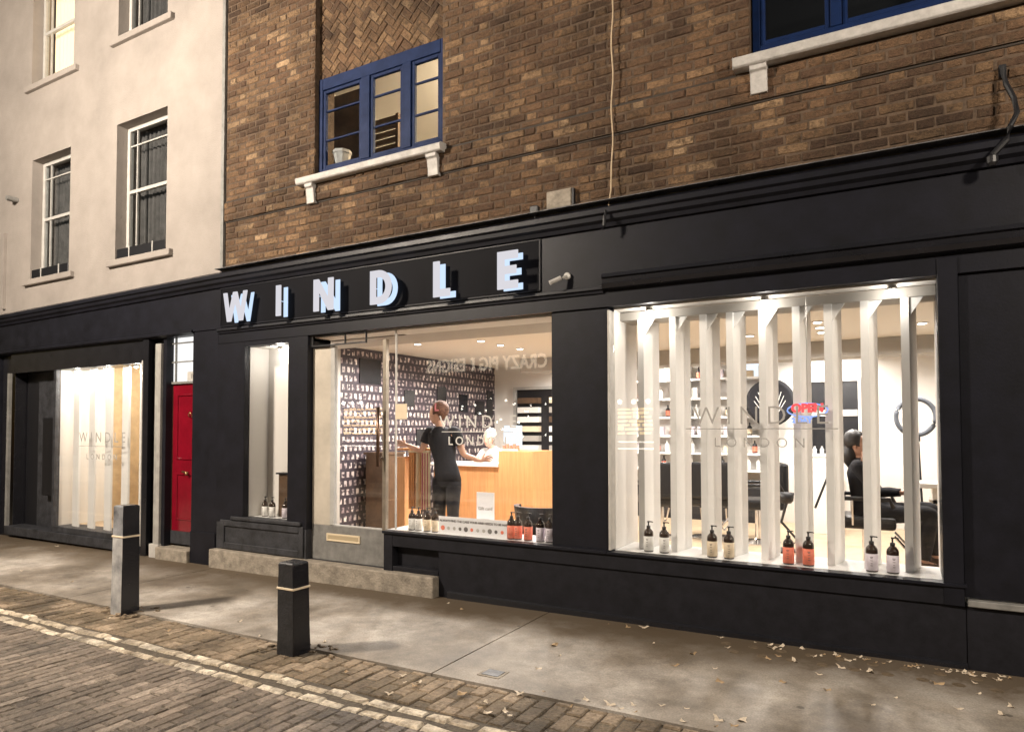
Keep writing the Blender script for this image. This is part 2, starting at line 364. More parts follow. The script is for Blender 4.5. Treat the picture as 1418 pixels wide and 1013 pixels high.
# ------------------------------------------------------------------ ground
def sheet(name, mat, x0, x1, y0, y1, dz):
    mb = MB().add([(x0, y0, gz(x0)+dz), (x1, y0, gz(x1)+dz), (x1, y1, gz(x1)+dz), (x0, y1, gz(x0)+dz)], [(0, 1, 2, 3)])
    return struct(mb.build(name, mat))
sheet('ground', 'asphalt', -60, 60, -60, 40, -.15)
YK = -1.755      # outer edge of the pavement slabs
# slabs with open joints
mb = MB(); edges = [-40, -15.8, -11.35, -7.0, -2.68, 1.7, 6.1, 40]
for a, b_ in zip(edges, edges[1:]):
    a += .006; b_ -= .006; n = max(1, int((b_-a)/.5)); yy = [YK+.004, 3.0]
    mb.add([(a, yy[0], gz(a)), (b_, yy[0], gz(b_)), (b_, yy[1], gz(b_)), (a, yy[1], gz(a)), (a, yy[0], gz(a)-.12), (b_, yy[0], gz(b_)-.12), (b_, yy[1], gz(b_)-.12), (a, yy[1], gz(a)-.12)],
           [(0, 1, 2, 3), (0, 4, 5, 1), (1, 5, 6, 2), (3, 7, 4, 0)])
struct(mb.build('pavement', 'concrete'))
YL = -2.44       # street-side edge of the painted courses
# road: real pavers, long side across the street
def pavers(name, mat, x0, x1, y0, y1, L_, W_, dz, along='y', amp=.004, wob=.0):
    mb = MB(); g = .007
    if along == 'y':
        x = x0; i = 0
        while x < x1:
            y = y0 - (L_/2 if i % 2 else 0) - R.uniform(0, .02)
            while y < y1:
                a, b_ = max(y, y0), min(y+L_-g, y1)
                if b_-a > .03:
                    h = gz(x)+dz+R.uniform(-amp, amp); t1, t2 = R.uniform(-.02, .02), R.uniform(-.015, .015)
                    jx = R.uniform(-.003, .003)
                    mb.chunk((x+jx, a, h), (1, 0, .007+t1), (0, 1, t2), (0, 0, 1), W_-g, b_-a, .05, .007, .003, 0, R.random()*.98+.01)
                y += L_
            x += W_; i += 1
    else:
        y = y0; i = 0
        while y < y1-.02:
            x = x0 - (L_/2 if i % 2 else 0)
            while x < x1:
                ll = L_*R.uniform(.62, 1.3)
                h = gz(x)+dz+R.uniform(-amp, amp); jy = R.uniform(-wob, wob)
                mb.chunk((x, y+jy, h), (1, R.uniform(-.06, .06), .007+R.uniform(-.015, .015)), (R.uniform(-.15, .15), 1, R.uniform(-.02, .02)), (0, 0, 1), ll-R.uniform(.008, .028), min(W_, y1-y)-g-R.uniform(0, .012), .05, .012, .006, 0, R.random()*.98+.01)
                x += ll
            y += W_; i += 1
    return mb.build(name, mat)
struct(pavers('road', 'paver', -14, 4, -5.3, YL-.004, .20, .080, -.012, 'y', .0025))
struct(sheet('road_far', 'paver_strip', -60, 60, -6.7, -5.6, -.014))
struct(sheet('road_bed', 'earth', -15.2, 60, -5.6, YK, -.0185))
struct(pavers('gutter_paving', 'paver_strip', -15, 5, -2.200, YK-.004, .21, .105, -.010, 'y', .006))
l1 = pavers('road_marking', 'paver_painted', -15, 5, YL, YL+.088, .20, .085, -.007, 'x', .004, .010); struct(l1)
l2 = pavers('road_marking', 'paver_painted', -15, 5, YL+.135, YL+.225, .20, .088, -.006, 'x', .004, .010); struct(l2)
struct(sheet('far_pavement', 'concrete', -60, 60, -12, -6.7, .08))

# ------------------------------------------------------------------ brick building
bb = thing('brick_building', 'brown brick building with blue upstairs windows above a charcoal painted shopfront', 'building', (-2.5, 0, 0))
BX0, BX1, BZ0, BZ1 = -7.03, 3.2, 3.385, 8.6
WL = (-5.57, -3.85, 4.24, 8.2)                # recess holding the left window, herringbone panel and the one above
WR = (-.97, 1.75, 4.33, 5.7)
mb = MB().grid_wall(BX0, BX1, BZ0-.3, BZ1, [WL, WR], .004, .30)
mb.box(BX0, BX1, .004, .3, 8.61, 9.4)
wall = MB(); rows = int((BZ1-BZ0)/.075)
for r_ in range(rows):
    z = BZ0 + r_*.075; zb, zt = z+.005, z+.070; yo = -.003
    if r_ in (8, 9, 10): yo = -.028
    if r_ == 7: zt -= .010
    if r_ == 11: zb += .016
    x = BX0 - (.33 if r_ % 2 else .165); k = 0
    while x < BX1:
        w = .215 if k % 2 == 0 else .1025
        segs = [(max(x, BX0), min(x+w, BX1))]
        for h in (WL, WR):
            if h[2] < z+.037 < h[3]:
                ns = []
                for a, b_ in segs:
                    if b_ <= h[0] or a >= h[1]: ns.append((a, b_)); continue
                    if a < h[0]: ns.append((a, h[0]))
                    if b_ > h[1]: ns.append((h[1], b_))
                segs = ns
        for a, b_ in segs:
            if b_-a > .02:
                t = R.random(); t = t**1.25
                wall.chunk((a+R.uniform(0, .003), yo+R.uniform(-.004, .004), zb+R.uniform(-.002, .002)), (1, 0, R.uniform(-.01, .01)), (0, 0, 1), (0, -1, 0), b_-a-R.uniform(0, .004), zt-zb, .03-yo, .009, .0042, 0, t*.98+.01)
        x += w+.010; k += 1
mbw = mb.build('wall', ['mortar'], bb)
wall.build('brickwork', 'brick', mbw)
B(BX0, BX1, -.020, .0035, BZ0+8*.075+.004, BZ0+11*.075-.004).build('course_backing', 'mortar', mbw)
for a_, b2_ in ((BX0, WL[0]-.01), (WL[1]+.01, WR[0]-.11), (WR[1]+.2, BX1)): B(a_, b2_, -.0045, .003, BZ0+11*.075+.001, BZ0+11*.075+.020).build('joint_shade_strip', 'far_dark', mbw)  # dark strip painted in for the shadow line above the brick band
B(BX0, BX1, -.0045, .003, BZ0+8*.075-.013, BZ0+8*.075+.002).build('joint_shade_strip', 'far_dark', mbw)  # painted shadow line under the band
# herringbone panel in the recess
hp = MB(); cx, cz = (WL[0]+WL[1])/2, 5.85; s = .078
for i in range(-30, 31):
    for j in range(-30, 31):
        if (i-j) % 4 == 0: du, dv = 2, 1
        elif (i-j) % 4 == 3: du, dv = 1, 2
        else: continue
        u, v = i*s, j*s; c45 = math.sqrt(.5)
        ox, oz = cx+(u-v)*c45, cz+(u+v)*c45
        mx_, mz_ = ox+(du*s-dv*s)/2*c45, oz+(du+dv)*s/2*c45
        if WL[0]-.1 < mx_ < WL[1]+.1 and 5.33 < mz_ < 6.38:
            hp.chunk((ox, .075+R.uniform(-.003, .003), oz), (c45, 0, c45), (-c45, 0, c45), (0, -1, 0), du*s-.010, dv*s-.010, .02, .005, .003, 0, R.random()**.8*.95+.03)
hp.build('herringbone_panel', 'brick', mbw)
B(WL[0]-.1, WL[1]+.1, .084, .12, 5.37, 6.30).build('panel_backing', 'mortar', mbw)

def casement(x0, x1, z0, z1, y, mulls, bars, parent, top=.12, glassm='upper_glass', w=.055):
    f = MB().frame(x0, x1, z0, z1, w, y, y+.07, tb=.07, tt=top)
    prev = x0+w
    o = f.build('window', 'blue', parent, bevel=.004)
    xs = [(x0+w)] + [t for m_ in mulls for t in m_] + [x1-w]
    sa = MB(); 
    for i in range(0, len(xs), 2):
        a, b_ = xs[i], xs[i+1]
        sa.frame(a+.003, b_-.003, z0+.073, z1-top-.003, .035, y+.012, y+.05)
        for q in bars:
            zz = z0+(z1-z0)*q; sa.box(a+.038, b_-.038, y+.02, y+.045, zz-.010, zz+.010)
    sa.build('sash', 'blue', o, bevel=.003)
    for m_ in mulls: B(m_[0], m_[1], y-.005, y+.065, z0+.07, z1-top).build('mullion', 'blue', o, bevel=.004)
    B(x0+w, x1-w, y+.030, y+.034, z0+.07, z1-top).build('pane', glassm, o)
    return o
casement(WL[0]+.01, WL[1]-.01, 4.285, 5.365, .055, [(X(499, .07), X(511, .07)), (X(557, .07), X(569, .07))], (.36, .66), bb, top=.13)
casement(WL[0]+.01, WL[1]-.01, 6.32, 7.3, .055, [(-4.95, -4.84), (-4.4, -4.3)], (.4, .7), bb)
casement(WR[0]+.01, WR[1]-.01, 4.37, 5.68, .055, [(X(1150, .07, 30), X(1166, .07, 30)), (.66, .76)], (.45,), bb)
def sill(x0, x1, z0, z1, brk, bz, parent=bb):
    P_ = [(.05, z1), (-.10, z1-.012), (-.115, z1-.03), (-.105, z0+.01), (-.09, z0), (.05, z0)]
    o = MB().prof(P_, x0, x1).build('window_sill', 'sill_white', parent, bevel=.004)
    for a, b_ in brk:
        p = [(.0, z0-.001), (-.085, z0-.001), (-.085, z0-.035), (-.062, z0-.05), (-.05, bz+.07), (-.045, bz), (.0, bz)]
        MB().prof(p, a, b_).build('bracket', 'sill_white', o, bevel=.004)
sill(-5.74, -3.80, 4.175, 4.262, [(-5.63, -5.52), (-3.99, -3.87)], 3.965)
sill(-1.08, 1.95, 4.235, 4.33, [(-.96, -.84), (1.7, 1.82)], 4.03)
B(-5.56, -3.86, .0, .05, 4.24, 4.28).build('window_sill', 'blue', bb)

# --- shopfront joinery (x runs left to right, all in metres)
SX0, SX1 = -7.07, 3.2
cor = [(.0, 3.395), (-.13, 3.335), (-.145, 3.325), (-.145, 3.285), (-.12, 3.27), (-.115, 3.235), (-.085, 3.215), (-.075, 3.185), (-.05, 3.18), (.0, 3.18)]
MB().prof(cor, SX0, SX1).build('cornice', 'charcoal', bb)
B(SX0, SX1, -.118, .01, 3.398, 3.404).build('lead_flashing', 'lead', bb)
mbx = MB()
for k in range(60): mbx.chunk((SX0+k*.17, -.006+R.uniform(-.004, .003), 3.375), (1, 0, R.uniform(-.02, .02)), (0, 0, 1), (0, -1, 0), .168, .03, .02, .006, .004, 0, R.random())
mbx.build('mortar_fillet', 'stone', bb)
fas = B(SX0, SX1, -.05, .3, 2.52, 3.179).build('fascia', 'charcoal', bb)
B(SX0, SX1, .02, .3, 3.181, 3.375).build('beam', 'charcoal', fas)
# sign panel frame and lower mouldings
B(-7.02, -2.76, -.058, -.0505, 2.72, 3.165).build('sign_panel', 'panel_black', bb)
MB().frame(-7.03, -2.75, 2.71, 3.175, .014, -.064, -.0585).build('panel_moulding', 'charcoal', bb, bevel=.002)
lm = [(-.0505, 2.70), (-.085, 2.69), (-.09, 2.665), (-.07, 2.655), (-.066, 2.635), (-.0505, 2.63)]
MB().prof(lm, -7.06, -2.16).build('moulding', 'charcoal', bb)
lm2 = [(-.0505, 2.80), (-.11, 2.785), (-.12, 2.755), (-.10, 2.745), (-.098, 2.71), (-.115, 2.70), (-.10, 2.665), (-.0505, 2.65)]
MB().prof(lm2, -2.155, SX1).build('moulding', 'charcoal_gloss', bb)
# piers
def pier(x0, x1, z0, z1, y0=-.03, y1=.30, m='charcoal', nm='pilaster'): return B(x0, x1, y0, y1, z0, z1).build(nm, m, bb, bevel=.004)
pier(-7.09, -6.615, .42, 2.519, -.045)
pier(-5.90, -5.60, .42, 2.519, -.045)
pier(-2.66, -2.13, .345, 2.519, -.028)
MB().box(-2.129, -2.112, -.05, .06, .50, 2.49).build('window_edge_trim', 'pale_edge', bb)
pier(.215, .33, .345, 2.629, -.062)
pier(.331, 3.2, .40, 2.639, -.022, nm='wall_panel')
# side window: head, apron, sill
B(-6.614, -5.901, -.042, .08, 2.462, 2.519).build('window_head', 'charcoal', bb)
B(-6.80, -5.67, -.075, .06, .455, .495).build('sill', 'charcoal_worn', bb, bevel=.006)
ap = B(-7.08, -5.61, -.04, .30, .10, .419).build('apron', 'charcoal_worn', bb)
MB().frame(-7.0, -5.64, .115, .445, .07, -.058, -.0405).build('apron_frame', 'charcoal_worn', ap, bevel=.005)
B(-6.614, -5.901, .01, .28, .42, .4545).build('window_board', 'charcoal_worn', bb)
sidew = B(-6.612, -5.903, .018, .024, .496, 2.461).build('window_glass', 'window_glass', bb)
# door recess and steel door
door = thing('shop_door', 'glazed shop door with steel stile, brass letter plate and long bronze pull handle', 'door', (-5.0, .03, .1))
XD0, XD1 = -5.595, -4.565
B(XD0, XD1, .03, .075, .105, .475).build('bottom_rail', 'grey_paint', door, bevel=.004)
B(XD0, XD0+.27, .03, .075, .4755, 2.385).build('stile', 'stile_grey', door, bevel=.004)
B(XD0+.271, XD0+.325, .022, .07, .485, 2.42).build('glazing_bead', 'sash_white', door)
B(XD0+.326, XD1-.046, .045, .051, .476, 2.42).build('glass_pane', 'window_glass', door)
B(XD1-.045, XD1-.002, .028, .075, .476, 2.42).build('stile', 'bronze_grey', door)
B(XD0+.326, XD1-.046, .03, .07, .476, .488).build('glazing_bead', 'sash_white', door)
a, zt = at(545, 563, -.03); a2, zb = at(541, 646, -.03)
MB().tube([(XD1-.05, -.035, zb), (XD1-.05, -.035, zt)], .018, 10).tube([(XD1-.05, -.035, zb+.08), (XD1-.05, .03, zb+.08)], .010).tube([(XD1-.05, -.035, zt-.08), (XD1-.05, .03, zt-.08)], .010).build('handle', 'bronze', door, smooth=True)
xa, za = at(452, 742, .02); xb, zb2 = at(498, 757, .02)
lp = MB().frame(xa, xb, .315, .395, .018, .018, .0295).box(xa+.018, xb-.018, .022, .0295, .333, .377, 1).build('letter_plate', ['plate_cream', 'plate_flap'], door, bevel=.002)
xa, za = at(435, 462, .0); xb, zb2 = at(512, 482, .0)
tb = MB().frame(-5.575, -4.80, 2.395, 2.515, .012, -.012, .006).box(-5.10, -5.088, -.012, .006, 2.407, 2.503)
tb.build('transom_box', 'black', bb)
B(-5.60, -4.5, .0, .30, .02, .104).build('threshold', 'charcoal_worn', bb)
# large fixed window beside the door
B(-4.452, -4.440, .034, .052, .4961, 2.499).build('glass_joint', 'pale_edge', bb)
B(XD1+.001, -2.662, .040, .046, .496, 2.50).build('window_glass', 'window_glass', bb)
B(-5.56, XD1-.003, .044, .05, 2.4205, 2.50).build('window_glass', 'window_glass', bb)
B(-2.11, .214, .040, .046, .492, 2.505).build('window_glass', 'window_glass', bb)
# stall riser under the windows, with its recess by the door
sr = MB(); sr.box(-4.52, -4.41, -.055, .30, .10, .465); sr.box(-4.409, .33, -.055, .30, .345, .465)
sr.box(-4.409, -3.86, .03, .30, .105, .344); sr.box(-4.409, -3.86, -.045, .029, .105, .15)
sr.box(-3.859, .34, -.038, .30, -.14, .344)
o = sr.build('stall_riser', 'charcoal_plinth', bb, bevel=.003)
B(-4.53, -2.14, -.075, .035, .4655, .492).build('sill', 'charcoal', bb, bevel=.004)
B(-2.139, .345, -.075, .035, .4655, .489).build('sill', 'charcoal', bb, bevel=.004)
MB().prof([(-.039, -.02), (-.055, -.035), (-.06, -.13), (-.039, -.13)], -3.75, .34).build('skirting', 'charcoal_gloss', o)
B(.341, 3.2, -.045, .30, -.14, .349).build('plinth', 'charcoal_plinth', bb)
B(.345, 3.2, -.075, .02, .35, .392).build('ledge', 'grey_paint', bb, bevel=.005)
# stone step in front of side window and door
mb = MB(); mb.chunk((-7.10, -.25, gz(-5.5)-.1), (1, 0, 0), (0, 0, 1), (0, -1, 0), 3.23, .24, .35, .01, .004)
st = MB().box(-7.10, -3.86, -.13, .02, -.2, .103).build('doorstep', 'stone', bb, bevel=.012, bseg=2)

# ------------------------------------------------------------------ WINDLE sign letters
sign = thing('shop_sign', 'six spaced white block letters with added blue-white plates glowing as their reflection in the charcoal fascia', 'sign', (-4.9, -.06, 2.8))
def letter_polys(ch, w, h, t):
    if ch == 'I': return [[(0, 0), (t, 0), (t, h), (0, h)]]
    if ch == 'L': return [[(0, 0), (w, 0), (w, t), (t, t), (t, h), (0, h)]]
    if ch == 'E':
        m = h/2
        return [[(0, 0), (w, 0), (w, t), (t, t), (t, m-t/2), (w*.92, m-t/2), (w*.92, m+t/2), (t, m+t/2), (t, h-t), (w, h-t), (w, h), (0, h)]]
    if ch == 'N':
        return [[(0, 0), (t, 0), (t, h*.62), (w-t, 0), (w, 0), (w, h), (w-t, h), (w-t, h*.38), (t, h), (0, h)]]
    if ch == 'W':
        q = t*1.05; c = w/2
        return [[(w*.17, 0), (w*.17+q, 0), (c, h*.66), (w*.83-q, 0), (w*.83, 0), (w, h), (w-q*.95, h), (w*.80-q*.35, h*.36), (c+q*.5, h), (c-q*.5, h), (w*.2+q*.35, h*.36), (q*.95, h), (0, h)]]
    if ch == 'D':
        o = [(0, 0)]; 
        for k in range(13):
            a = -math.pi/2+math.pi*k/12; o.append((w*.42+w*.58*math.cos(a), h/2+h/2*math.sin(a)))
        o.append((0, h)); i = [(t, t)]
        for k in range(13):
            a = -math.pi/2+math.pi*k/12; i.append((w*.42+(w*.58-t)*math.cos(a), h/2+(h/2-t)*math.sin(a)))
        i.append((t, h-t)); n = len(o)
        return [[o[k], o[(k+1) % n], i[(k+1) % n], i[k]] for k in range(n)]
def letter_mb(ch, x, z, w, h, t, y0, y1):
    mb = MB()
    for p in letter_polys(ch, w, h, t): mb.prism([(x+a, z+b_) for a, b_ in p], y0, y1)
    return mb
YF = -.20
for ch, pl, pr, ptop, pbot in (('W', 309, 341.5, 408, 441), ('I', 382, 389.5, 394, 432), ('N', 434, 461, 384, 425), ('D', 512.3, 541.5, 372, 414), ('L', 599.6, 622.5, 358, 403), ('E', 688.3, 716.5, 341, 391)):
    x0, zt = at(pl, ptop, YF); x1, zt2 = at(pr, ptop, YF); zb = Z(pl, pbot, YF)
    w = x1-x0; t = .071
    zb, h = 2.735, .335
    o = letter_mb(ch, x0, zb, w, h, t if ch != 'W' else .06, YF, YF+.014).build('letter', 'letter_face', sign)
    letter_mb(ch, x0+.006, zb+.004, w-.012, h-.008, (t if ch != 'W' else .06)-.012, YF+.105, YF+.113).build('reflected_glow', 'letter_glow', o)  # glowing plate stands in for the lit back mirrored in the fascia
    px = .02 if ch == 'I' else .05
    MB().tube([(x0+.035, YF+.02, zb+h*.5), (x0+.035, -.06, zb+h*.5)], .004, 6).build('standoff', 'letter_glow', o)

# ------------------------------------------------------------------ white building on the left
wb = thing('white_building', 'cream rendered building with white sash windows beside the brick building', 'building', (-10, 0, 0))
H1, H2 = (-11.53, -10.46, 3.775, 5.62), (-9.31, -8.19, 3.80, 5.68)
H3, H4 = (-11.6, -10.43, 6.78, 8.5), (-9.32, -8.22, 6.87, 8.6)
H5, H6 = (-13.8, -12.75, 3.775, 5.62), (-13.8, -12.75, 6.78, 8.5)
MB().grid_wall(-17, -7.078, 3.2, 9.4, [H1, H2, H3, H4, H5, H6], .0, .30).build('wall', 'stucco', wb)
B(-7.10, -7.05, -.02, .012, 3.40, 9.4).build('downpipe_strip', 'grey_paint', wb)
def sash(h, lit=False, planter=True):
    x0, x1, z0, z1 = h; y = .15; zm = z0+(z1-z0)*.52
    f = MB().frame(x0, x1, z0+.002, z1, .055, y, y+.06, tb=.05)
    o = f.build('sash_window', 'sash_white', wb, bevel=.004)
    g = MB(); a, b_ = x0+.055, x1-.055
    g.box(a, b_, y+.006, y+.05, zm-.022, zm+.022)
    for z_ in (z1-.26, z0+.20): g.box(a, b_, y+.014, y+.04, z_-.009, z_+.009)
    for x_ in (a+.15, b_-.15): g.box(x_-.009, x_+.009, y+.016, y+.042, z0+.05, z1-.055)
    g.build('glazing_bars', 'sash_white', o)
    B(a, b_, y+.027, y+.031, z0+.05, z1-.055).build('pane', 'upper_glass', o)
    # curtain behind the glass
    cm = MB(); n = 60
    for k in range(n):
        xa_, xb_ = x0+(x1-x0)*k/n, x0+(x1-x0)*(k+1)/n
        ya, yb = .33+.02*math.sin(k*1.3), .33+.02*math.sin((k+1)*1.3)
        cm.add([(xa_, ya, z0), (xb_, yb, z0), (xb_, yb, z1), (xa_, ya, z1)], [(0, 1, 2, 3)])
    cm.build('curtain', 'lit_curtain' if lit else 'dark_curtain', o, smooth=True)
    B(x0-.12, x1+.15, -.06, .16, z0-.085, z0+.001).build('sill', 'stucco', wb, bevel=.008)
    if planter:
        pl = B(x0+.04, x1-.02, .0, .13, z0+.004, z0+.15).build('window_box', 'black', wb, bevel=.004)
        for q in (.28, .74): B(x0+(x1-x0)*q, x0+(x1-x0)*q+.02, -.006, -.0005, z0+.004, z0+.16).build('strap', 'sash_white', pl)
paint('dark_curtain', (.10, .09, .085), .9, noise=.4, nscale=6)
m_ = paint('lit_curtain', (.8, .62, .4), .9, emis=(1, .74, .44), estr=1.3)
sash(H1); sash(H2); sash(H3, True, False); sash(H4, False, False); sash(H5); sash(H6, False, False)
B(-17, -7.1, .55, .6, 3.4, 9.3).build('room_back', 'black', wb)
# charcoal shopfront of the white building
cl = [(y, z-.005) for y, z in cor]
MB().prof([(y, z-.07) for y, z in cor], -12.45, SX0-.001, dz1=.07).build('cornice', 'charcoal', wb)
MB().prof([(y-.03, z-.08) for y, z in cor], -17, -12.451).build('cornice', 'charcoal', wb)
B(-17, SX0-.001, -.05, .3, 2.70, 3.178).build('fascia', 'charcoal', wb)
MB().prof([(-.0505, 2.725), (-.075, 2.715), (-.075, 2.69), (-.02, 2.67), (.2, 2.67), (.2, 2.6995), (-.0505, 2.6995)], -17, -7.55).build('moulding', 'charcoal', wb)
B(-17, -12.46, -.03, .3, -.3, 2.669).build('pilaster', 'charcoal', wb)
# left shop window: frame
fr = MB(); fr.box(-12.42, -12.03, .06, .3, -.2, 2.669); fr.box(-12.029, -8.59, -.01, .30, 2.375, 2.669)
fr.box(-8.589, -8.47, -.035, .30, -.2, 2.669)
fr.build('shopfront_frame', 'charcoal_gloss', wb, bevel=.004)
B(-8.592, -8.572, -.045, -.036, .0, 2.40).build('frame_edge', 'pale_edge', wb)
B(-12.05, -8.593, -.045, .30, -.10, .03).build('bottom_rail', 'charcoal_worn', wb, bevel=.006)
B(-12.06, -12.0, -.04, .0, .031, 2.374).build('frame_upright', 'grey_paint', wb)
B(-10.80, -10.74, .0, .07, .031, 2.374).build('frame_upright', 'charcoal_worn', wb)
sd = thing('side_door', 'dark recessed charcoal door at the far left end of the left shopfront', 'door', (-11.4, .2, 0))
B(-11.999, -11.62, .22, .26, .031, 2.374).build('side_panel', 'black', sd)
B(-11.619, -10.801, .20, .26, .031, 2.374).build('leaf', 'charcoal_worn', sd)
B(-11.25, -10.86, .08, .199, .52, 1.68).build('meter_box', 'black', sd, bevel=.01)
B(-10.70, -8.60, .02, .026, .11, 2.374).build('window_glass', 'window_glass', wb)
B(-10.738, -8.593, -.02, .30, .031, .109).build('window_sill', 'charcoal_worn', wb, bevel=.004)
# post, red door, transom
B(-8.33, -8.215, -.03, .05, .05, 2.60).build('door_post', 'pale_grey', wb, bevel=.004)
B(-8.38, -8.195, -.05, .07, -.125, .049).build('post_base', 'pale_edge', wb, bevel=.004)
B(-8.469, -8.361, .10, .30, -.13, 2.669).build('reveal', 'black', wb)
B(-8.204, -8.14, -.0, .36, -.13, 2.669).build('door_jamb', 'charcoal', wb)
B(-7.565, -7.091, -.035, .36, -.2, 2.699).build('pilaster', 'charcoal', wb, bevel=.004)
B(-7.56, -7.10, -.05, -.0355, -.2, .27).build('pilaster_base', 'charcoal', wb, bevel=.004)
rd = thing('red_door', 'glossy red front door under a bright white transom window', 'door', (-7.9, .28, 0))
RX0, RX1, ry = -8.139, -7.566, .10
B(RX0, X(239, ry), ry-.01, .30, .03, 2.10).build('door_frame', 'dark_wood', rd)
dl = B(X(239, ry)+.001, RX1, ry, .34, .22, 2.08).build('door_leaf', 'red_door', rd)
for z0_, z1_ in ((.36, .95), (1.12, 1.95)):
    MB().frame(X(239, ry)+.09, RX1-.02, z0_, z1_, .025, ry-.012, ry-.0005).build('door_panel', 'red_door', dl, bevel=.005)
B(X(239, ry)+.001, RX1, ry-.015, .34, .06, .219).build('kick_board', 'charcoal_worn', rd)
xk, zk = at(262, 655, ry); MB().ball((xk, ry-.035, zk), .022).tube([(xk-.1, ry-.03, zk+.02), (xk+.02, ry-.03, zk+.01)], .011).build('handle', 'brass', dl, smooth=True)
xk, zk = at(266, 574, ry); MB().tube([(xk-.02, ry-.02, zk-.03), (xk-.03, ry-.03, zk), (xk, ry-.03, zk+.035), (xk+.03, ry-.03, zk), (xk+.02, ry-.02, zk-.03)], .008).build('knocker', 'brass', dl, smooth=True)
tr = B(RX0, RX1, ry, ry+.01, 2.11, 2.70).build('transom_pane', 'lit_pane', rd)
g = MB(); g.box(RX0, RX1, ry-.03, ry-.001, 2.081, 2.109)
for x_ in (X(244, ry), ): g.box(x_-.008, x_+.008, ry-.025, ry-.001, 2.11, 2.70)
for z_ in (2.36, 2.60): g.box(RX0, RX1, ry-.025, ry-.001, z_-.008, z_+.008)
g.build('glazing_bars', 'grey_paint', tr)
B(X(259, ry), X(275, ry), ry-.006, ry-.001, 2.115, 2.23).build('number_plate', 'pale_edge', rd)
text_mb('11', .09, X(267, ry), ry-.008, 2.14).build('numeral', 'ink', rd)
ds = B(-8.19, -7.567, -.09, .36, -.2, .029).build('doorstep', 'stone', wb, bevel=.01, bseg=2)

# ------------------------------------------------------------------ salon interior
IZ, CZ = .10, 2.64; XL, XR, YB = -6.66, 2.1, 5.6
struct(B(XL, XR, .31, YB, IZ-.05, IZ).build('interior_floor', 'int_floor'))
cm = MB().box(XL, XR, .31, YB, CZ, CZ+.06)
struct(cm.build('interior_ceiling', 'int_ceiling'))
struct(B(XL, XR, YB, YB+.1, IZ, CZ).build('interior_back_wall', 'int_white'))
struct(B(XL-.1, XL, .31, YB, IZ, CZ).build('interior_left_wall', 'int_white'))
struct(B(XR, XR+.1, .31, YB, IZ, CZ).build('interior_right_wall', 'int_white'))
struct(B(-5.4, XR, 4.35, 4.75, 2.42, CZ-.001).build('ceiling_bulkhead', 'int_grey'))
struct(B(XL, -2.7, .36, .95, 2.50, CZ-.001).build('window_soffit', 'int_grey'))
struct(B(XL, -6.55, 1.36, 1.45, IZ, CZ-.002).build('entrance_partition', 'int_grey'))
# window display boxes
struct(B(-4.56, -2.67, .048, .42, .455, .488).build('window_ledge', 'sill_gloss'))
lb = struct(B(-2.11, .214, .048, .52, .455, .4885).build('window_ledge', 'sill_gloss'))
struct(B(-2.66, -2.111, .301, .62, IZ, CZ-.001).build('window_pier', 'int_white'))
struct(B(-2.128, -2.1105, .061, .62, .49, 2.515).build('window_reveal', 'int_white'))
struct(B(.215, .33, .301, .60, IZ, CZ-.001).build('window_pier', 'int_white'))
struct(B(-2.11, .214, .047, .20, 2.506, 2.53).build('window_soffit', 'int_white'))
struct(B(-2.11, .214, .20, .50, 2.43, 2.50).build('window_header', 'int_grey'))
struct(B(-4.56, -2.67, .047, .36, 2.501, 2.53).build('window_soffit', 'int_white'))
struct(B(-5.75, -4.57, .06, .30, 2.501, 2.53).build('window_soffit', 'int_white'))
struct(B(-6.64, -5.88, .30, .32, .42, 2.6).build('window_display_back', 'int_white'))
struct(B(-6.612, -5.903, .025, .30, .4551, .492).build('window_ledge', 'sill_gloss'))
struct(B(-6.6135, -6.606, .03, .30, .4925, 2.461).build('window_reveal', 'int_white'))
struct(B(XL, -5.6, .031, .30, 2.462, 2.50).build('window_soffit', 'int_white'))

sc = thing('louvre_screen', 'white upright board louvres filling the large right-hand shop window', 'screen', (-1, .2, .49))
for k, px in enumerate((884, 928, 970, 1007, 1052, 1099, 1143, 1194, 1250)):
    x = X(px, .2); w = .052; L_ = .27; dx = .05
    MB().prism([(0, 0)]*0 or [(0, 0), (1, 0), (1, 1)], 0, 0) if False else None
    mb = MB(); z0_, z1_ = .489, 2.429
    v = [(x, .2), (x+w, .2), (x+w+dx, .2+L_), (x+dx, .2+L_)]
    mb.add([(a, b_, z0_) for a, b_ in v] + [(a, b_, z1_) for a, b_ in v], [(3, 2, 1, 0), (4, 5, 6, 7), (0, 1, 5, 4), (1, 2, 6, 5), (2, 3, 7, 6), (3, 0, 4, 7)])
    fo = mb.build('louvre_board', 'int_white_fin', sc)
    g = MB().prism([(x+w, 2.429), (x+w+.09, 2.429), (x+w, 2.29)], .22, .24)
    g.build('gusset', 'int_white_fin', fo)
# left shop: window box with its boards
ls = thing('louvre_screen', 'white and gold upright board louvres inside the far left shop window', 'screen', (-9.6, .1, .1))
struct(B(-10.9, -8.45, .31, .34, -.1, 2.7).build('left_shop_partition', 'ochre')) if False else None
for k in range(5):
    x = -10.50+k*.40
    mb = MB(); v = [(x, .13), (x+.20, .10), (x+.205, .125), (x+.005, .155)]
    mb.add([(a, b_, .11) for a, b_ in v] + [(a, b_, 2.36) for a, b_ in v], [(3, 2, 1, 0), (4, 5, 6, 7), (0, 1, 5, 4), (1, 2, 6, 5), (2, 3, 7, 6), (3, 0, 4, 7)])
    mb.build('louvre_board', 'int_white_fin', ls)
struct(B(-12.0, -8.5, 1.6, 1.65, -.1, 2.7).build('left_shop_back_wall', 'ochre'))
struct(B(-10.79, -10.76, .07, .80, .0, 2.6).build('left_shop_side_wall', 'int_white'))
struct(B(-10.79, -10.765, .801, 1.6, .0, 2.6).build('left_shop_side_wall', 'ochre'))
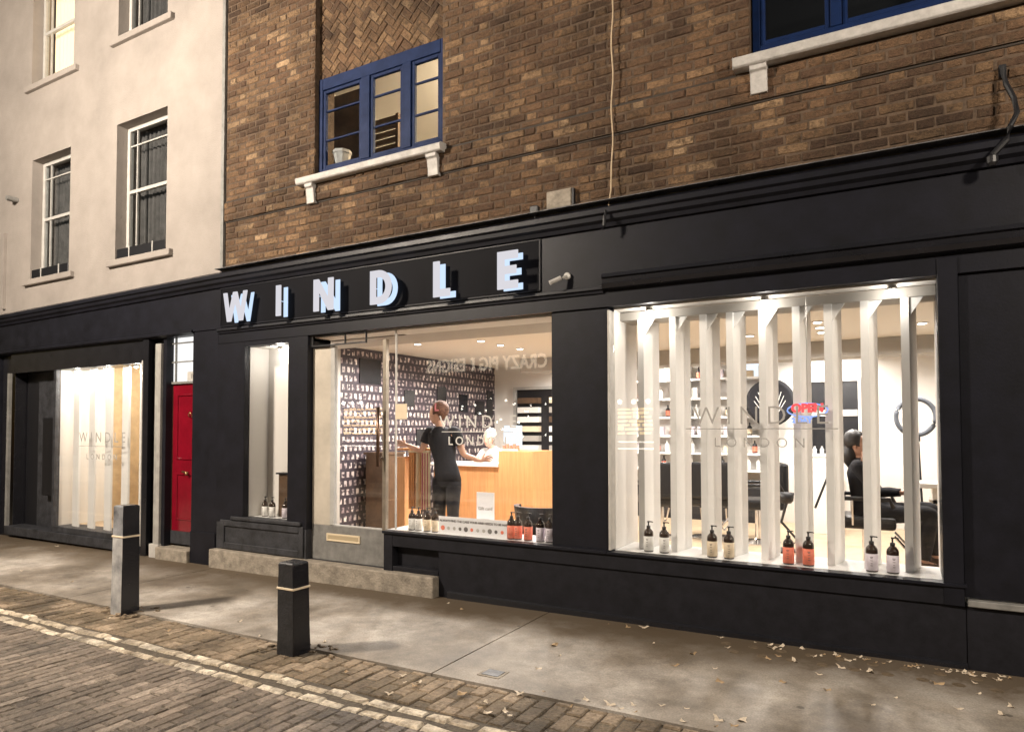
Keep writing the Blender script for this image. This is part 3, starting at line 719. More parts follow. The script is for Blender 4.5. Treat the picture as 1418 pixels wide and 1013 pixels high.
struct(B(-8.60, -8.58, .031, .30, .11, 2.374).build('left_shop_reveal', 'int_white'))
struct(B(-8.6, -8.5, .301, 1.6, .0, 2.7).build('left_shop_side_wall', 'int_white'))
struct(B(-10.75, -8.6, .301, 1.6, 2.5, 2.55).build('left_shop_ceiling', 'int_white'))
struct(B(-10.75, -8.6, .301, 1.6, .0, .1).build('left_shop_floor', 'int_floor'))
struct(B(-10.74, -8.6, .03, .30, 2.375, 2.39).build('left_shop_soffit', 'int_white')) if False else None

# picture wall (left side wall of the salon)
pw = thing('picture_wall', 'dark wall board covered with columns of small pale pictures inside the salon', 'picture wall', (XL+.03, 3.4, 1.3))
B(XL+.001, XL+.03, 1.46, 5.59, IZ+.001, CZ-.003).build('board', 'picture_board', pw)
for y0, y1, z0_, z1_ in ((1.9, 2.35, 2.15, 2.5), (2.9, 3.15, 1.85, 2.1), (3.75, 4.0, 1.95, 2.2), (3.2, 3.45, 1.25, 1.5), (4.4, 4.65, 1.8, 2.1), (4.9, 5.2, 1.75, 2.0), (5.3, 5.5, 1.7, 2.2)):
    B(XL+.031, XL+.045, y0, y1, z0_, z1_).build('dark_picture', 'charcoal_gloss', pw)
# back doorway with dark shelving
bd = thing('back_doorway', 'dark doorway with packed shelves at the back of the salon', 'doorway', (-5.2, 5.55, IZ))
xa, xb = X(716, 5.58), X(768, 5.58)
B(xa, xb, 5.585, 5.598, IZ, Z(716, 540, 5.58)).build('opening', 'black', bd)
MB().frame(xa-.06, xb+.06, IZ, Z(716, 540, 5.58)+.05, .05, 5.55, 5.584).build('architrave', 'sash_white', bd)
for i in range(9):
    zz = .6+i*.17
    for q, wq in ((xa+.08, .42), (xa+.72, .3)):
        B(q, q+wq, 5.45, 5.583, zz, zz+.10).build('shelf_stock', R.choice(['label_cream', 'label_white', 'dark_wood', 'int_grey']), bd)

# reception desk
yd = 3.0; dx0, dx1 = X(600, yd), X(738, yd)
desk = thing('reception_desk', 'pale orange wood reception desk with a raised right end', 'desk', ((dx0+dx1)/2, yd, IZ))
B(X(690, yd), dx1, yd, yd+.60, IZ, 1.19).build('raised_end', 'oak', desk, bevel=.004)
B(dx0, X(690, yd)-.002, yd+.02, yd+.60, IZ, .96).build('front_panel', 'oak', desk)
B(dx0-.05, X(690, yd)-.003, yd-.03, yd+.62, .961, 1.0).build('worktop', 'sill_gloss', desk, bevel=.004)
mn = thing('monitor', 'white computer screen standing on the raised end of the reception desk', 'monitor', (X(709, 3.1), 3.1, 1.19))
xa, za = at(697, 594, 3.1); xb, zb = at(722, 594, 3.1)
B(xa, xb, 3.1, 3.13, 1.24, 1.55).build('screen', 'screen', mn, bevel=.005)
B((xa+xb)/2-.05, (xa+xb)/2+.05, 3.131, 3.20, 1.193, 1.45).build('stand', 'pale_edge', mn)
# pinkish handle row / brochures under the monitor
fl = thing('leaflet_rack', 'small rack of coral leaflets in front of the computer screen', 'rack', (X(709, 3.04), 3.04, 1.19))
for k in range(5): B(xa+.03+k*.055, xa+.07+k*.055, 3.03, 3.05, 1.192, 1.27+.02*(k % 2)).build('leaflet', 'label_coral', fl)
B(xa+.02, xb-.01, 3.02, 3.028, 1.191, 1.22).build('tray', 'pale_edge', fl)

# hanging textiles left of the assistant
for k, (px, w, mt, lb_) in enumerate(((566, .10, 'textile_orange', 'orange towel hanging beside the shop assistant'), (576, .07, 'textile_cream', 'cream towel hanging between the orange and pink towels'), (583, .12, 'textile_pink', 'pink striped towel hanging nearest the shop assistant'))):
    y = 1.15; x = X(px, y); t = thing('hanging_towel', lb_, 'towel', (x, y, IZ+.45), 'towels on the rail by the assistant')
    mb = MB(); n = 14
    for q in range(n):
        a0, a1 = x+w*q/n, x+w*(q+1)/n; c0, c1 = y+.012*math.sin(q*1.7+k), y+.012*math.sin((q+1)*1.7+k)
        mb.add([(a0, c0, .55), (a1, c1, .55), (a1, c1, 1.22), (a0, c0, 1.22), (a0, c0+.02, .55), (a1, c1+.02, .55), (a1, c1+.02, 1.22), (a0, c0+.02, 1.22)], [(0, 1, 2, 3), (7, 6, 5, 4)], 1 if q % 4 == 1 else 0)
    mb.build('cloth', [mt, 'textile_cream' if mt != 'textile_cream' else 'textile_orange'], t, smooth=True)
    B(x-.01, x+w+.01, y-.005, y+.025, 1.2205, 1.245).build('hem_bar', 'textile_cream', t)
rl = thing('towel_rail', 'wooden rail stand carrying the hanging towels inside the door', 'stand', (X(562, 1.2), 1.2, IZ))
B(X(550, 1.2), X(562, 1.2), 1.18, 1.5, IZ, 1.16).build('side_board', 'oak', rl); B(X(550, 1.2), X(597, 1.2), 1.19, 1.45, 1.2455, 1.27).build('top_board', 'oak', rl)
cb = thing('cabinet', 'dark brown wood cabinet seen low behind the shop door glass', 'cabinet', (X(515, 2.2), 2.2, IZ))
B(X(507, 1.9), X(533, 1.9), 1.9, 2.3, IZ, 1.15).build('carcass', 'dark_wood', cb); B(X(507, 1.9)-.02, X(533, 1.9)+.02, 1.87, 2.32, 1.151, 1.18).build('top', 'dark_wood', cb)

# ------------------------------------------------------------------ people
def skin_mesh(name, verts, edges, mat, parent, sub=2, smooth=True, extra=None):
    me = bpy.data.meshes.new('sk'); oo = org(parent)
    me.from_pydata([Vector(v[0])-oo for v in verts], edges, []); me.update()
    ob = bpy.data.objects.new('sk', me); C.objects.link(ob)
    sk = ob.modifiers.new('s', 'SKIN'); sk.branch_smoothing = .6
    for i, v in enumerate(verts):
        r = v[1]; ob.data.skin_vertices[0].data[i].radius = (r, r) if not isinstance(r, tuple) else r
        ob.data.skin_vertices[0].data[i].use_root = (i == 0)
    ss = ob.modifiers.new('u', 'SUBSURF'); ss.levels = sub; ss.render_levels = sub
    dg = bpy.context.evaluated_depsgraph_get(); m2 = bpy.data.meshes.new_from_object(ob.evaluated_get(dg))
    mb = MB(); mb.add([v.co+oo for v in m2.vertices], [tuple(p.vertices) for p in m2.polygons])
    bpy.data.objects.remove(ob); bpy.data.meshes.remove(me); bpy.data.meshes.remove(m2)
    if extra: extra(mb)
    return mb.build(name, mat, parent, smooth=smooth)
def person(label, loc, J, face, top, trouser, hair, hairstyle, sleeves='short', shoe='black'):
    t = thing('person', label, 'person', loc); V = Vector; J = {k: V(v) for k, v in J.items()}
    f = V(face).normalized(); side = f.cross(V((0, 0, 1))).normalized()
    vs = [(J['hip'], .105), ((J['hip']+J['chest'])/2, .095), (J['chest'], .105), (J['neck'], .055), (J['head']-V((0, 0, .07)), .058)]
    es = [(0, 1), (1, 2), (2, 3), (3, 4)]
    def chain(root, pts):
        p = root
        for q, r in pts: vs.append((q, r)); es.append((p, len(vs)-1)); p = len(vs)-1
        return p
    for s_ in ('L', 'R'):
        sh, el, wr, hd = J['sh'+s_], J['el'+s_], J['wr'+s_], J['hd'+s_]
        w = chain(2, [(sh, .055), ((sh+el)/2, .046), (el, .038), ((el+wr)/2, .034), (wr, .024)])
        d = (hd-wr).normalized(); pl = wr+d*.05; a = chain(w, [(pl, .026)])
        n = d.cross(V((0, 0, 1)));  n = n.normalized() if n.length > .1 else side
        cu = d.cross(n).normalized()
        for k, (of, ln) in enumerate(((-.030, .070), (-.010, .080), (.010, .075), (.030, .058))):
            b0 = pl+d*.035+cu*of; chain(a, [(b0, .010), (b0+d*ln*.5-n*.006, .009), (b0+d*ln-n*.02, .007)])
        b0 = pl+cu*-.045+d*.0; chain(a, [(b0, .011), (b0+d*.03-cu*.02, .009)])
        hp_, kn, an, to = J['hp'+s_], J['kn'+s_], J['an'+s_], J['to'+s_]
        chain(0, [(hp_, .065), ((hp_+kn)/2, .062), (kn, .050), ((kn+an)/2, .052), (an, .036), (to, .03)])
    def head(mb):
        c = J['head']
        def fn(p):
            q = side*p.x + f*p.y + V((0, 0, 1))*p.z
            if p.z < 0: q = side*p.x*(1+p.z*2.6) + f*p.y*(1+p.z*1.0) + V((0, 0, p.z*1.15)) + f*(-p.z*.10)
            return q
        mb.ball(c, .1, .78, .95, 1.15, 18, 0, fn)
        n0 = c+f*.088-V((0, 0, .012)); mb.ball(n0, .016, .8, .8, 1.2, 8)
        for sg in (-1, 1):
            mb.ball(c+side*.076*sg-V((0, 0, .012)), .022, .5, 1, 1.3, 8)
            mb.ball(c+side*.03*sg+f*.083+V((0, 0, .012)), .009, 1, 1, 1, 8, 1)
        mb.ball(c+f*.082-V((0, 0, .055)), .016, 1.4, .6, .45, 8, 2)
    skin_mesh('body', vs, es, ['skin', 'ink', 'lip'], t, extra=head)
    # clothes: lofted over the body, sleeves and legs running into them
    def loft(mb, rings, n=20):
        b0 = len(mb.v)
        for c, ax, bx in rings:
            for k in range(n):
                a = 2*math.pi*k/n; mb.v.append(tuple(c + ax*math.cos(a) + bx*math.sin(a)))
        for i in range(len(rings)-1):
            for k in range(n): mb.f.append([b0+i*n+k, b0+i*n+(k+1) % n, b0+(i+1)*n+(k+1) % n, b0+(i+1)*n+k]); mb.m.append(0); mb.r.append(0)
        for i, rv in ((0, 1), (len(rings)-1, 0)):
            f_ = [b0+i*n+k for k in range(n)]; mb.f.append(f_[::-1] if rv else f_); mb.m.append(0); mb.r.append(0)
    def curve(pts, m=6):
        out = []
        for i in range(len(pts)-1):
            p0, p1, p2, p3 = pts[max(i-1, 0)], pts[i], pts[i+1], pts[min(i+2, len(pts)-1)]
            for q in range(m):
                t_ = q/m
                cr = lambda a, b_, c_, d: .5*((2*b_)+(c_-a)*t_+(2*a-5*b_+4*c_-d)*t_*t_+(3*b_-a-3*c_+d)*t_**3)
                out.append((cr(p0[0], p1[0], p2[0], p3[0]), cr(p0[1], p1[1], p2[1], p3[1])))
        return out + [pts[-1]]
    sx = (J['shR']-J['shL']); sx.normalize(); hx = (J['hpR']-J['hpL']); hx.normalize()
    up_ = (J['chest']-J['hip']).normalized(); fx = up_.cross(sx).normalized(); fh = up_.cross(hx).normalized()
    H, Ch, Nk = J['hip'], J['chest'], J['neck']
    rr = [(H-up_*.10, hx*.165, fh*.125), (H, hx*.160, fh*.125), (H.lerp(Ch, .35), hx*.138, fh*.112), (H.lerp(Ch, .7), sx*.152, fx*.118), (Ch, sx*.172, fx*.125),
          (Ch.lerp(Nk, .45), sx*.170, fx*.110), (Ch.lerp(Nk, .75), sx*.115, fx*.082), (Ch.lerp(Nk, .93), sx*.068, fx*.064)]
    tm_ = MB(); loft(tm_, rr)
    for s_ in ('L', 'R'):
        sh, el, wr = J['sh'+s_], J['el'+s_], J['wr'+s_]; inn = sh.lerp(Ch.lerp(Nk, .5), .35)
        pts = [(inn, .060), (sh, .066), (sh.lerp(el, .55), .064)] if sleeves == 'short' else [(inn, .060), (sh, .068), (sh.lerp(el, .5), .060), (el, .054), (el.lerp(wr, .5), .050), (el.lerp(wr, .98), .040)]
        q = curve(pts); tm_.tube([p for p, _ in q], [r_ for _, r_ in q], 14)
        for q_ in pts[:2]: tm_.ball(q_[0], q_[1], n=12)
    tm_.build('top', top, t, smooth=True)
    tm_ = MB(); cr_ = (J['hpL']+J['hpR'])/2-up_*.07
    loft(tm_, [(H+up_*.03, hx*.150, fh*.118), (H-up_*.04, hx*.158, fh*.122), (cr_, hx*.150, fh*.118), (cr_-V((0, 0, .05)), hx*.09, fh*.09)])
    for s_ in ('L', 'R'):
        hp_, kn, an = J['hp'+s_], J['kn'+s_], J['an'+s_]
        q = curve([(hp_.lerp(H, .2), .085), (hp_.lerp(kn, .15), .096), (hp_.lerp(kn, .55), .085), (kn, .070), (kn.lerp(an, .35), .070), (kn.lerp(an, .93), .052)])
        tm_.tube([p for p, _ in q], [r_ for _, r_ in q], 16); tm_.ball(q[0][0], .085, n=12)
    tm_.build('trousers', trouser, t, smooth=True)
    for s_ in ('L', 'R'):
        an, to = J['an'+s_], J['to'+s_]; d = (to-an); d.z = 0; d.normalize()
        MB().tube([an-d*.05+V((0, 0, -.02)), an+d*.04+V((0, 0, -.03)), to+V((0, 0, -.005)), to+d*.05+V((0, 0, -.012))], [.04, .046, .038, .022], 10).build('shoe', shoe, t, smooth=True)
    c = J['head']; h = MB()
    h.ball(c-f*.022+V((0, 0, .030)), .118, .88, 1.0, 1.02, 18, 0, lambda p: side*p.x + f*min(p.y, .060) + V((0, 0, p.z if p.z > -.04 or p.y < 0 else -.04)))
    h.v = [tuple(c+(Vector(v)-c)*(1+R.uniform(-.035, .035))) for v in h.v]
    if hairstyle == 'bun':
        q = [c + side*(.098*math.cos(a)) + V((0, 0, .03+.098*abs(math.sin(a))*1.0 if math.sin(a) > 0 else .03)) - f*(.0 if math.sin(a) > 0 else .105*abs(math.sin(a))) for a in [2*math.pi*k/24 for k in range(24)]]
        MB().tube(q, .014, 8, closed=True).build('headband', 'textile_pink', t, smooth=True)
    if hairstyle == 'bun': h.ball(c+V((0, 0, .10))-f*.075, .04)
    if hairstyle == 'long': h.tube([c-f*.05+V((0, 0, .05)), c-f*.085-V((0, 0, .05)), c-f*.08-V((0, 0, .17)), c-f*.06-V((0, 0, .25))], [.08, .085, .07, .03], 12)
    h.build('hair', hair, t, smooth=True)
    return t
# assistant standing by the desk, arms out to both sides
y = 1.2; xh = X(619, y); fz = IZ+.0
person('shop assistant with pinned ginger hair in a black T-shirt, standing with one arm stretched left', (xh, y, IZ),
       dict(hip=(xh, y, 1.0), chest=(xh-.08, y, 1.36), neck=(xh-.09, y, 1.54), head=(X(607, y)+.0, y-.02, 1.685),
            shL=(xh-.24, y-.02, 1.46), elL=(xh-.33, y-.05, 1.24), wrL=(xh-.52, y-.08, 1.31), hdL=(xh-.62, y-.09, 1.33),
            shR=(xh+.09, y+.04, 1.46), elR=(xh+.17, y+.10, 1.20), wrR=(xh+.36, y+.16, 1.13), hdR=(xh+.46, y+.18, 1.16),
            hpL=(xh-.09, y, .93), knL=(xh-.09, y-.02, .53), anL=(xh-.12, y+.02, .15), toL=(xh-.10, y+.14, .13),
            hpR=(xh+.09, y, .93), knR=(xh+.10, y-.02, .53), anR=(xh+.09, y+.02, .15), toR=(xh+.11, y+.14, .13)),
       (-.9, -.35, -.1), 'black_cloth', 'black_cloth', 'hair_ginger', 'bun')
y = 3.85; xs = X(690, y); c_ = thing('stool', 'low grey swivel stool behind the reception desk', 'stool', (xs, y+.05, IZ))
MB().lathe((xs, y+.05, IZ), [(.20, 0), (.20, .02), (.03, .03), (.03, .40), (.19, .41), (.2, .46), (.18, .48)], 16).build('stool_body', 'black_leather', c_, smooth=False)
person('person in a white shirt with pale hair bent over the reception desk', (xs, y, IZ),
       dict(hip=(xs+.02, y+.05, .66), chest=(xs, y-.12, 1.05), neck=(xs, y-.2, 1.23), head=(xs-.01, y-.26, 1.36),
            shL=(xs-.19, y-.13, 1.13), elL=(xs-.26, y-.30, .92), wrL=(xs-.14, y-.46, 1.02), hdL=(xs-.06, y-.52, 1.04),
            shR=(xs+.19, y-.13, 1.13), elR=(xs+.26, y-.30, .92), wrR=(xs+.12, y-.46, 1.02), hdR=(xs+.04, y-.50, 1.06),
            hpL=(xs-.10, y, .62), knL=(xs-.13, y-.1, .55), anL=(xs-.13, y+.05, .16), toL=(xs-.13, y-.06, .13),
            hpR=(xs+.10, y, .62), knR=(xs+.13, y-.1, .55), anR=(xs+.13, y+.05, .16), toR=(xs+.13, y-.06, .13)),
       (-.1, -.9, -.3), 'white_cloth', 'grey_cloth', 'hair_grey', 'short', 'long')
# client sitting in the right-hand chair, hand at her chin
y = 2.35; xs = X(1192, y)
person('person in black with long dark hair sitting in a salon chair, hand at chin', (xs, y, IZ),
       dict(hip=(xs+.02, y, .70), chest=(xs-.01, y, 1.06), neck=(xs, y, 1.22), head=(X(1188, y), y-.01, 1.335),
            shL=(xs-.01, y+.18, 1.13), elL=(xs+.14, y+.20, .86), wrL=(xs+.34, y+.12, .86), hdL=(xs+.44, y+.1, .86),
            shR=(xs-.02, y-.18, 1.12), elR=(xs+.13, y-.20, .90), wrR=(xs+.02, y-.17, 1.12), hdR=(xs+.03, y-.13, 1.20),
            hpL=(xs+.08, y+.10, .66), knL=(xs+.60, y+.11, .70), anL=(xs+.62, y+.12, .24), toL=(xs+.76, y+.12, .20),
            hpR=(xs+.08, y-.10, .66), knR=(xs+.58, y-.10, .68), anR=(xs+.52, y-.10, .22), toR=(xs+.66, y-.12, .18)),
       (1, -.25, -.2), 'black_cloth', 'black_cloth', 'hair_dark', 'long', 'long', 'dark_wood')

def salon_chair(label, x, y, z, rot, group='black salon chairs'):
    t = thing('salon_chair', label, 'chair', (0, 0, 0), group)
    B(-.27, .27, -.26, .26, .42, .54).build('seat', 'black_leather', t, bevel=.03, bseg=2)
    b = B(-.32, -.22, -.25, .25, .52, .98).build('backrest', 'black_leather', t, bevel=.03, bseg=2)
    for s_ in (-1, 1):
        MB().tube([(-.25, .30*s_, .62), (-.20, .30*s_, .72), (.22, .30*s_, .72), (.25, .30*s_, .64)], .022, 8).build('armrest', 'black_leather', t, smooth=True)
        MB().tube([(-.1, .30*s_, .72), (-.1, .27*s_, .46)], .012).build('arm_support', 'chrome', t)
    MB().lathe((0, 0, 0), [(.27, 0), (.27, .015), (.05, .04), (.035, .05), (.035, .42)], 24).build('pedestal', 'chrome', t, smooth=False)
    MB().tube([(.25, -.16, .36), (.42, -.16, .16), (.42, .16, .16), (.25, .16, .36)], .013).build('footrest', 'chrome', t)
    t.location = (x, y, z); t.rotation_euler = (0, 0, rot); return t
proto = salon_chair('black salon chair the long-haired person sits in', X(1200, 2.4)-.02, 2.36, IZ, 0)
def chair_copy(label, x, y, rot):
    c = copy_tree(proto); c['label'] = label; c.location = (x, y, IZ); c.rotation_euler = (0, 0, rot)
chair_copy('empty black salon chair behind the coral bottles', X(1048, 3.5), 3.5, rad(200))
chair_copy('empty black salon chair behind the cream-labelled bottles', X(985, 3.6), 3.6, rad(100))
chair_copy('empty black salon chair behind the white-labelled bottles, leftmost in the right-hand window', X(915, 3.3), 3.3, rad(120))
# tub chair in the middle window
xa, xb = X(700, .9), X(775, .9)
tc_ = thing('tub_chair', 'low black tub chair behind the coral bottles in the middle window', 'chair', ((xa+xb)/2, 1.1, IZ))
mb = MB(); n = 20; zt_, zb_ = Z(735, 704, .8), .30
for k in range(n):
    a0, a1 = math.pi+math.pi*k/n, math.pi+math.pi*(k+1)/n; cxx, rx, ry_ = (xa+xb)/2, (xb-xa)/2, .30
    P0 = lambda a, s_, z: (cxx+rx*s_*math.cos(a), 1.15+ry_*s_*math.sin(a), z)
    mb.add([P0(a0, .86, zb_), P0(a1, .86, zb_), P0(a1, 1, zt_), P0(a0, 1, zt_), P0(a0, .70, zb_), P0(a1, .70, zb_), P0(a1, .84, zt_), P0(a0, .84, zt_)],
           [(0, 1, 2, 3), (7, 6, 5, 4), (3, 2, 6, 7), (0, 4, 5, 1)])
mb.build('backrest', 'black_leather', tc_, smooth=False)
B(xa+.1, xb-.1, .95, 1.5, .36, .46).build('seat', 'black_leather', tc_, bevel=.03)
for sx_ in (xa+.14, xb-.14):
    for sy_ in (1.0, 1.42): MB().tube([(sx_, sy_, IZ), (sx_, sy_, .36)], .015).build('leg', 'chrome', tc_)

# ring light on a stand
y = 3.4; xr, zr = at(1268, 577, y); rl_ = thing('ring_light', 'dark ring-shaped lamp on a thin stand behind the louvres', 'ring light', (xr, y, IZ))
MB().tube([(xr+.19*math.cos(a), y+.02*math.cos(a), zr+.20*math.sin(a)) for a in [2*math.pi*k/40 for k in range(40)]], .026, 10, closed=True).build('ring', 'grey_cloth', rl_, smooth=True)
MB().tube([(xr, y, zr-.2), (xr+.02, y, zr-.30), (xr+.05, y, IZ+.4)], .012).build('pole', 'black', rl_)
MB().box(xr-.04, xr+.04, y-.03, y+.03, zr-.27, zr-.22).build('clamp', 'black', rl_)
for q in (0, 2.1, 4.2): MB().tube([(xr+.05, y, IZ+.42), (xr+.05+.3*math.cos(q), y+.3*math.sin(q), IZ+.01)], .010).build('leg', 'black', rl_)

# work table at the far right of the room
y = 2.9; t = thing('work_table', 'white side table behind the seated person at the right window edge', 'table', (X(1300, y), y, IZ))
B(X(1272, y), X(1272, y)+1.1, y, y+.5, .88, .93).build('table_top', 'int_white', t, bevel=.004); B(X(1285, y), X(1285, y)+.9, y+.05, y+.45, .72, .76).build('shelf', 'int_white', t)
for q in (X(1290, y), X(1290, y)+.85): B(q, q+.05, y+.05, y+.45, IZ, .8799).build('leg', 'int_white', t)
# vanity mirror edge with bulbs at far right
y = 3.6; x = X(1299, y); t = thing('vanity_mirror', 'tall bulb-lit mirror at the right edge of the right-hand window', 'mirror', (x, y, IZ))
B(x, x+.6, y, y+.04, .95, 2.45).build('mirror_frame', 'int_white', t)
B(x+.06, x+.54, y-.004, y-.001, 1.0, 2.4).build('mirror_glass', 'chrome', t)
for k in range(7): MB().ball((x+.03, y-.02, 1.05+k*.21), .022).build('bulb', 'led_warm', t, smooth=True)

# white cabinet with bottles on top
y = 4.6; x0_, x1_ = X(1120, y), X(1160, y); t = thing('cabinet', 'white waist-high cabinet behind the louvres with small jars on top', 'cabinet', ((x0_+x1_)/2, y, IZ))
B(x0_, x1_, y, y+.5, IZ, 1.12).build('carcass', 'int_white', t, bevel=.004); B(x0_-.01, x1_+.01, y-.015, y+.5, 1.121, 1.15).build('top', 'sill_gloss', t)
for k in range(5):
    j = MB().lathe((x0_+.06+k*.09, y+.1, 1.151), [(.025, 0), (.027, .07), (.012, .085), (.012, .11)], 10).build('jar', R.choice(['label_white', 'black']))
    tag(j, 'small jar in the row on top of the white cabinet', 'jar', 'jars on the white cabinet'); 
# dark glazed wall unit on the back wall
y = 5.57
for k, (pa, pb) in enumerate(((1123, 1144), (1168, 1188))):
    xa, xb = X(pa, y), X(pb, y); zt_, zm, zb_ = Z(1150, 528, y), Z(1150, 573, y), Z(1150, 632, y)
    t = thing('dark_wall_mirror', ('dark framed glass panel on the back wall left of the seated person', 'dark framed glass panel on the back wall just above the seated person')[k], 'mirror', ((xa+xb)/2, y, 1.2), 'dark panels on the back wall')
    MB().frame(xa-.05, xb+.05, zb_, zt_+.04, .04, y-.03, y+.02).box(xa, xb, y-.03, y+.02, zm-.03, zm+.06).build('frame', 'int_white', t)
    B(xa-.01, xb+.01, y-.005, y+.01, zb_+.04, zt_).build('glass_panel', 'charcoal_gloss', t)
# bright screen and black feathered wall ornament
y = 5.5; xa, xb = X(1034, y), X(1058, y); t = thing('wall_screen', 'bright white rectangular screen high on the back wall', 'screen', ((xa+xb)/2, y, 2))
B(xa, xb, y, y+.04, Z(1040, 525, y), Z(1040, 496, y)).build('display', 'screen', t)
y = 4.9; xc, zc = at(1066, 557, y); t = thing('palm_leaf_fan', 'round black leaf fan with thin pale ribs standing behind the louvres', 'ornament', (xc, y, zc))
MB().lathe((xc, y, zc), [(.0, 0), (.28, .01), (.34, .03), (.28, .05), (0, .04)], 28, ax='y').build('disc', 'black_cloth', t, smooth=True)
for k in range(11):
    a = rad(15+k*15)
    MB().tube([(xc+.02, y-.01, zc-.3), (xc+.22*math.cos(a), y-.012, zc-.05+.28*math.sin(a))], .005, 5).build('rib', 'label_white', t)
MB().tube([(xc, y+.03, zc-.3), (xc, y+.03, IZ)], .012).build('stand', 'black', t)
# black basin with tap arm
y = 3.0; xc, zc = at(1089, 689, y); t = thing('wash_basin', 'small black hair-wash bowl on a bent black arm', 'basin', (xc, y, IZ))
MB().lathe((xc, y, zc-.06), [(.05, 0), (.075, .03), (.085, .12), (.078, .12), (.05, .03)], 16).build('bowl', 'black', t, smooth=True)
x2, z2 = at(1105, 748, y); x3, z3 = at(1082, 722, y)
MB().tube([(xc, y, zc-.06), (x3, y, z3), (x2, y, z2), (x3+.03, y, z2-.12), (x3, y, IZ+.02)], .016).build('arm', 'black', t)
MB().lathe((x3, y, IZ), [(.17, 0), (.17, .02), (.02, .03)], 16).build('foot', 'black', t)
# tripod beside cabinet
y = 3.6; x1_, z1_ = at(1148, 655, y); x2_, z2_ = at(1130, 702, y); t = thing('tripod', 'thin black folded tripod leaning by the white cabinet', 'tripod', (x1_, y, IZ))
MB().tube([(x1_, y, z1_), (x2_, y-.1, z2_)], .014).build('leg', 'black', t); MB().tube([(x1_, y, z1_), (x1_+.05, y, IZ)], .012).build('leg', 'black', t); MB().tube([(x1_, y, z1_), (x1_+.1, y+.2, IZ)], .012).build('leg', 'black', t)

# product shelving on the back wall
y0 = 5.28; xa, xb = -4.2, -1.72
sh = thing('product_shelves', 'white wall shelving stacked with hair products behind the louvres', 'shelving', ((xa+xb)/2, y0, IZ))
levels = [.88, 1.13, 1.40, 1.69, 1.98, 2.28]
for z_ in levels: B(xa, xb, y0, YB-.002, z_-.03, z_).build('shelf', 'sill_gloss', sh)
for x_ in (xa-.03, (xa+xb)/2, xb): B(x_, x_+.03, y0, YB-.002, IZ, 2.5).build('upright', 'sill_gloss', sh)
B(xa, xb, y0-.02, YB-.01, IZ, .60).build('base_cupboard', 'black', sh)
def small_bottle(mt):
    t = thing('product_bottle', 'small bottle among the stock on the back shelves', 'bottle', (0, 0, 0), 'bottles on the back shelves')
    MB().lathe((0, 0, 0), [(.034, 0), (.036, .01), (.036, .12), (.012, .15), (.012, .19)], 10).build('bottle_body', 'black' if mt != 'label_white' else 'label_white', t, smooth=True)
    MB().lathe((0, 0, 0), [(.0368, .02), (.0368, .10)], 10).build('label', mt, t); return t
def small_box(mt, w, h):
    o = B(-w/2, w/2, -.05, .05, 0, h).build('product_box', mt); return tag(o, 'small carton among the stock on the back shelves', 'box', 'cartons on the back shelves')
protos = [small_bottle('label_coral'), small_bottle('label_white'), small_bottle('label_cream'), small_box('label_white', .09, .16), small_box('label_lilac', .07, .13), small_box('label_cream', .11, .10)]
used = set()
for z_ in levels:
    x_ = xa+.10+R.uniform(0, .05)
    while x_ < xb-.08:
        k = R.randrange(6)
        p = protos[k]
        o = p if k not in used else copy_tree(p)
        used.add(k); o.location = (x_, y0+.12+R.uniform(-.02, .04), z_+.0005)
        x_ += R.uniform(.13, .22)
for k, p in enumerate(protos):
    if k not in used: bpy.data.objects.remove(p)

# ------------------------------------------------------------------ pump bottles on the window ledges
def pump_bottle(mt):
    t = thing('pump_bottle', 'x', 'bottle', (0, 0, 0))
    MB().lathe((0, 0, 0), [(.036, 0), (.039, .004), (.040, .01), (.040, .150), (.037, .165), (.024, .182), (.014, .190), (.014, .200)], 20).build('bottle_body', 'amber', t, smooth=True)
    l = MB().lathe((0, 0, 0), [(.0406, .012), (.0406, .128)], 20).build('label', mt, t, smooth=True)
    g = MB()
    for zz, w in ((.105, .020), (.096, .014), (.080, .018), (.060, .012), (.045, .015)):
        n = 5
        for k in range(n):
            a0, a1 = -math.pi/2-w/.0412*(.5-k/n), -math.pi/2-w/.0412*(.5-(k+1)/n)
            g.add([(.0412*math.cos(a0), .0412*math.sin(a0), zz), (.0412*math.cos(a1), .0412*math.sin(a1), zz), (.0412*math.cos(a1), .0412*math.sin(a1), zz+.004), (.0412*math.cos(a0), .0412*math.sin(a0), zz+.004)], [(0, 1, 2, 3)])
    g.build('print', 'ink', l)
    MB().lathe((0, 0, 0), [(.0165, .1905), (.0165, .212), (.006, .214), (.006, .238), (.010, .240), (.010, .250)], 12).tube([(0, 0, .246), (.034, -.004, .246), (.037, -.004, .240)], .0045, 6).build('pump', 'black', t, smooth=True)
    return t
pp = {k: pump_bottle(k) for k in ('label_white', 'label_cream', 'label_coral', 'label_lilac')}; used = set()
cnt = 0
def put_bottle(kind, px, y, z, label, s_=1.0, rot=0):
    if kind in used: o = copy_tree(pp[kind])
    else: o = pp[kind]; used.add(kind)
    o.location = (X(px, y), y, z); o.rotation_euler = (0, 0, rot); o.scale = (s_,)*3; o['label'] = label; o['group'] = 'pump bottles standing on the window ledges'
LZ = .4885
put_bottle('label_white', 897, .115, LZ, 'white-labelled pump bottle, left one of the pair at the left end of the right-hand window')
put_bottle('label_white', 918.5, .115, LZ, 'white-labelled pump bottle, right one of the pair at the left end of the right-hand window', rot=.3)
put_bottle('label_cream', 984.5, .115, LZ, 'cream-labelled pump bottle, left one of its pair in the right-hand window')
put_bottle('label_cream', 1007.5, .115, LZ, 'cream-labelled pump bottle, right one of its pair in the right-hand window', rot=.2)
put_bottle('label_coral', 1089.5, .115, LZ, 'coral-labelled pump bottle, left one of the pair in the right-hand window')
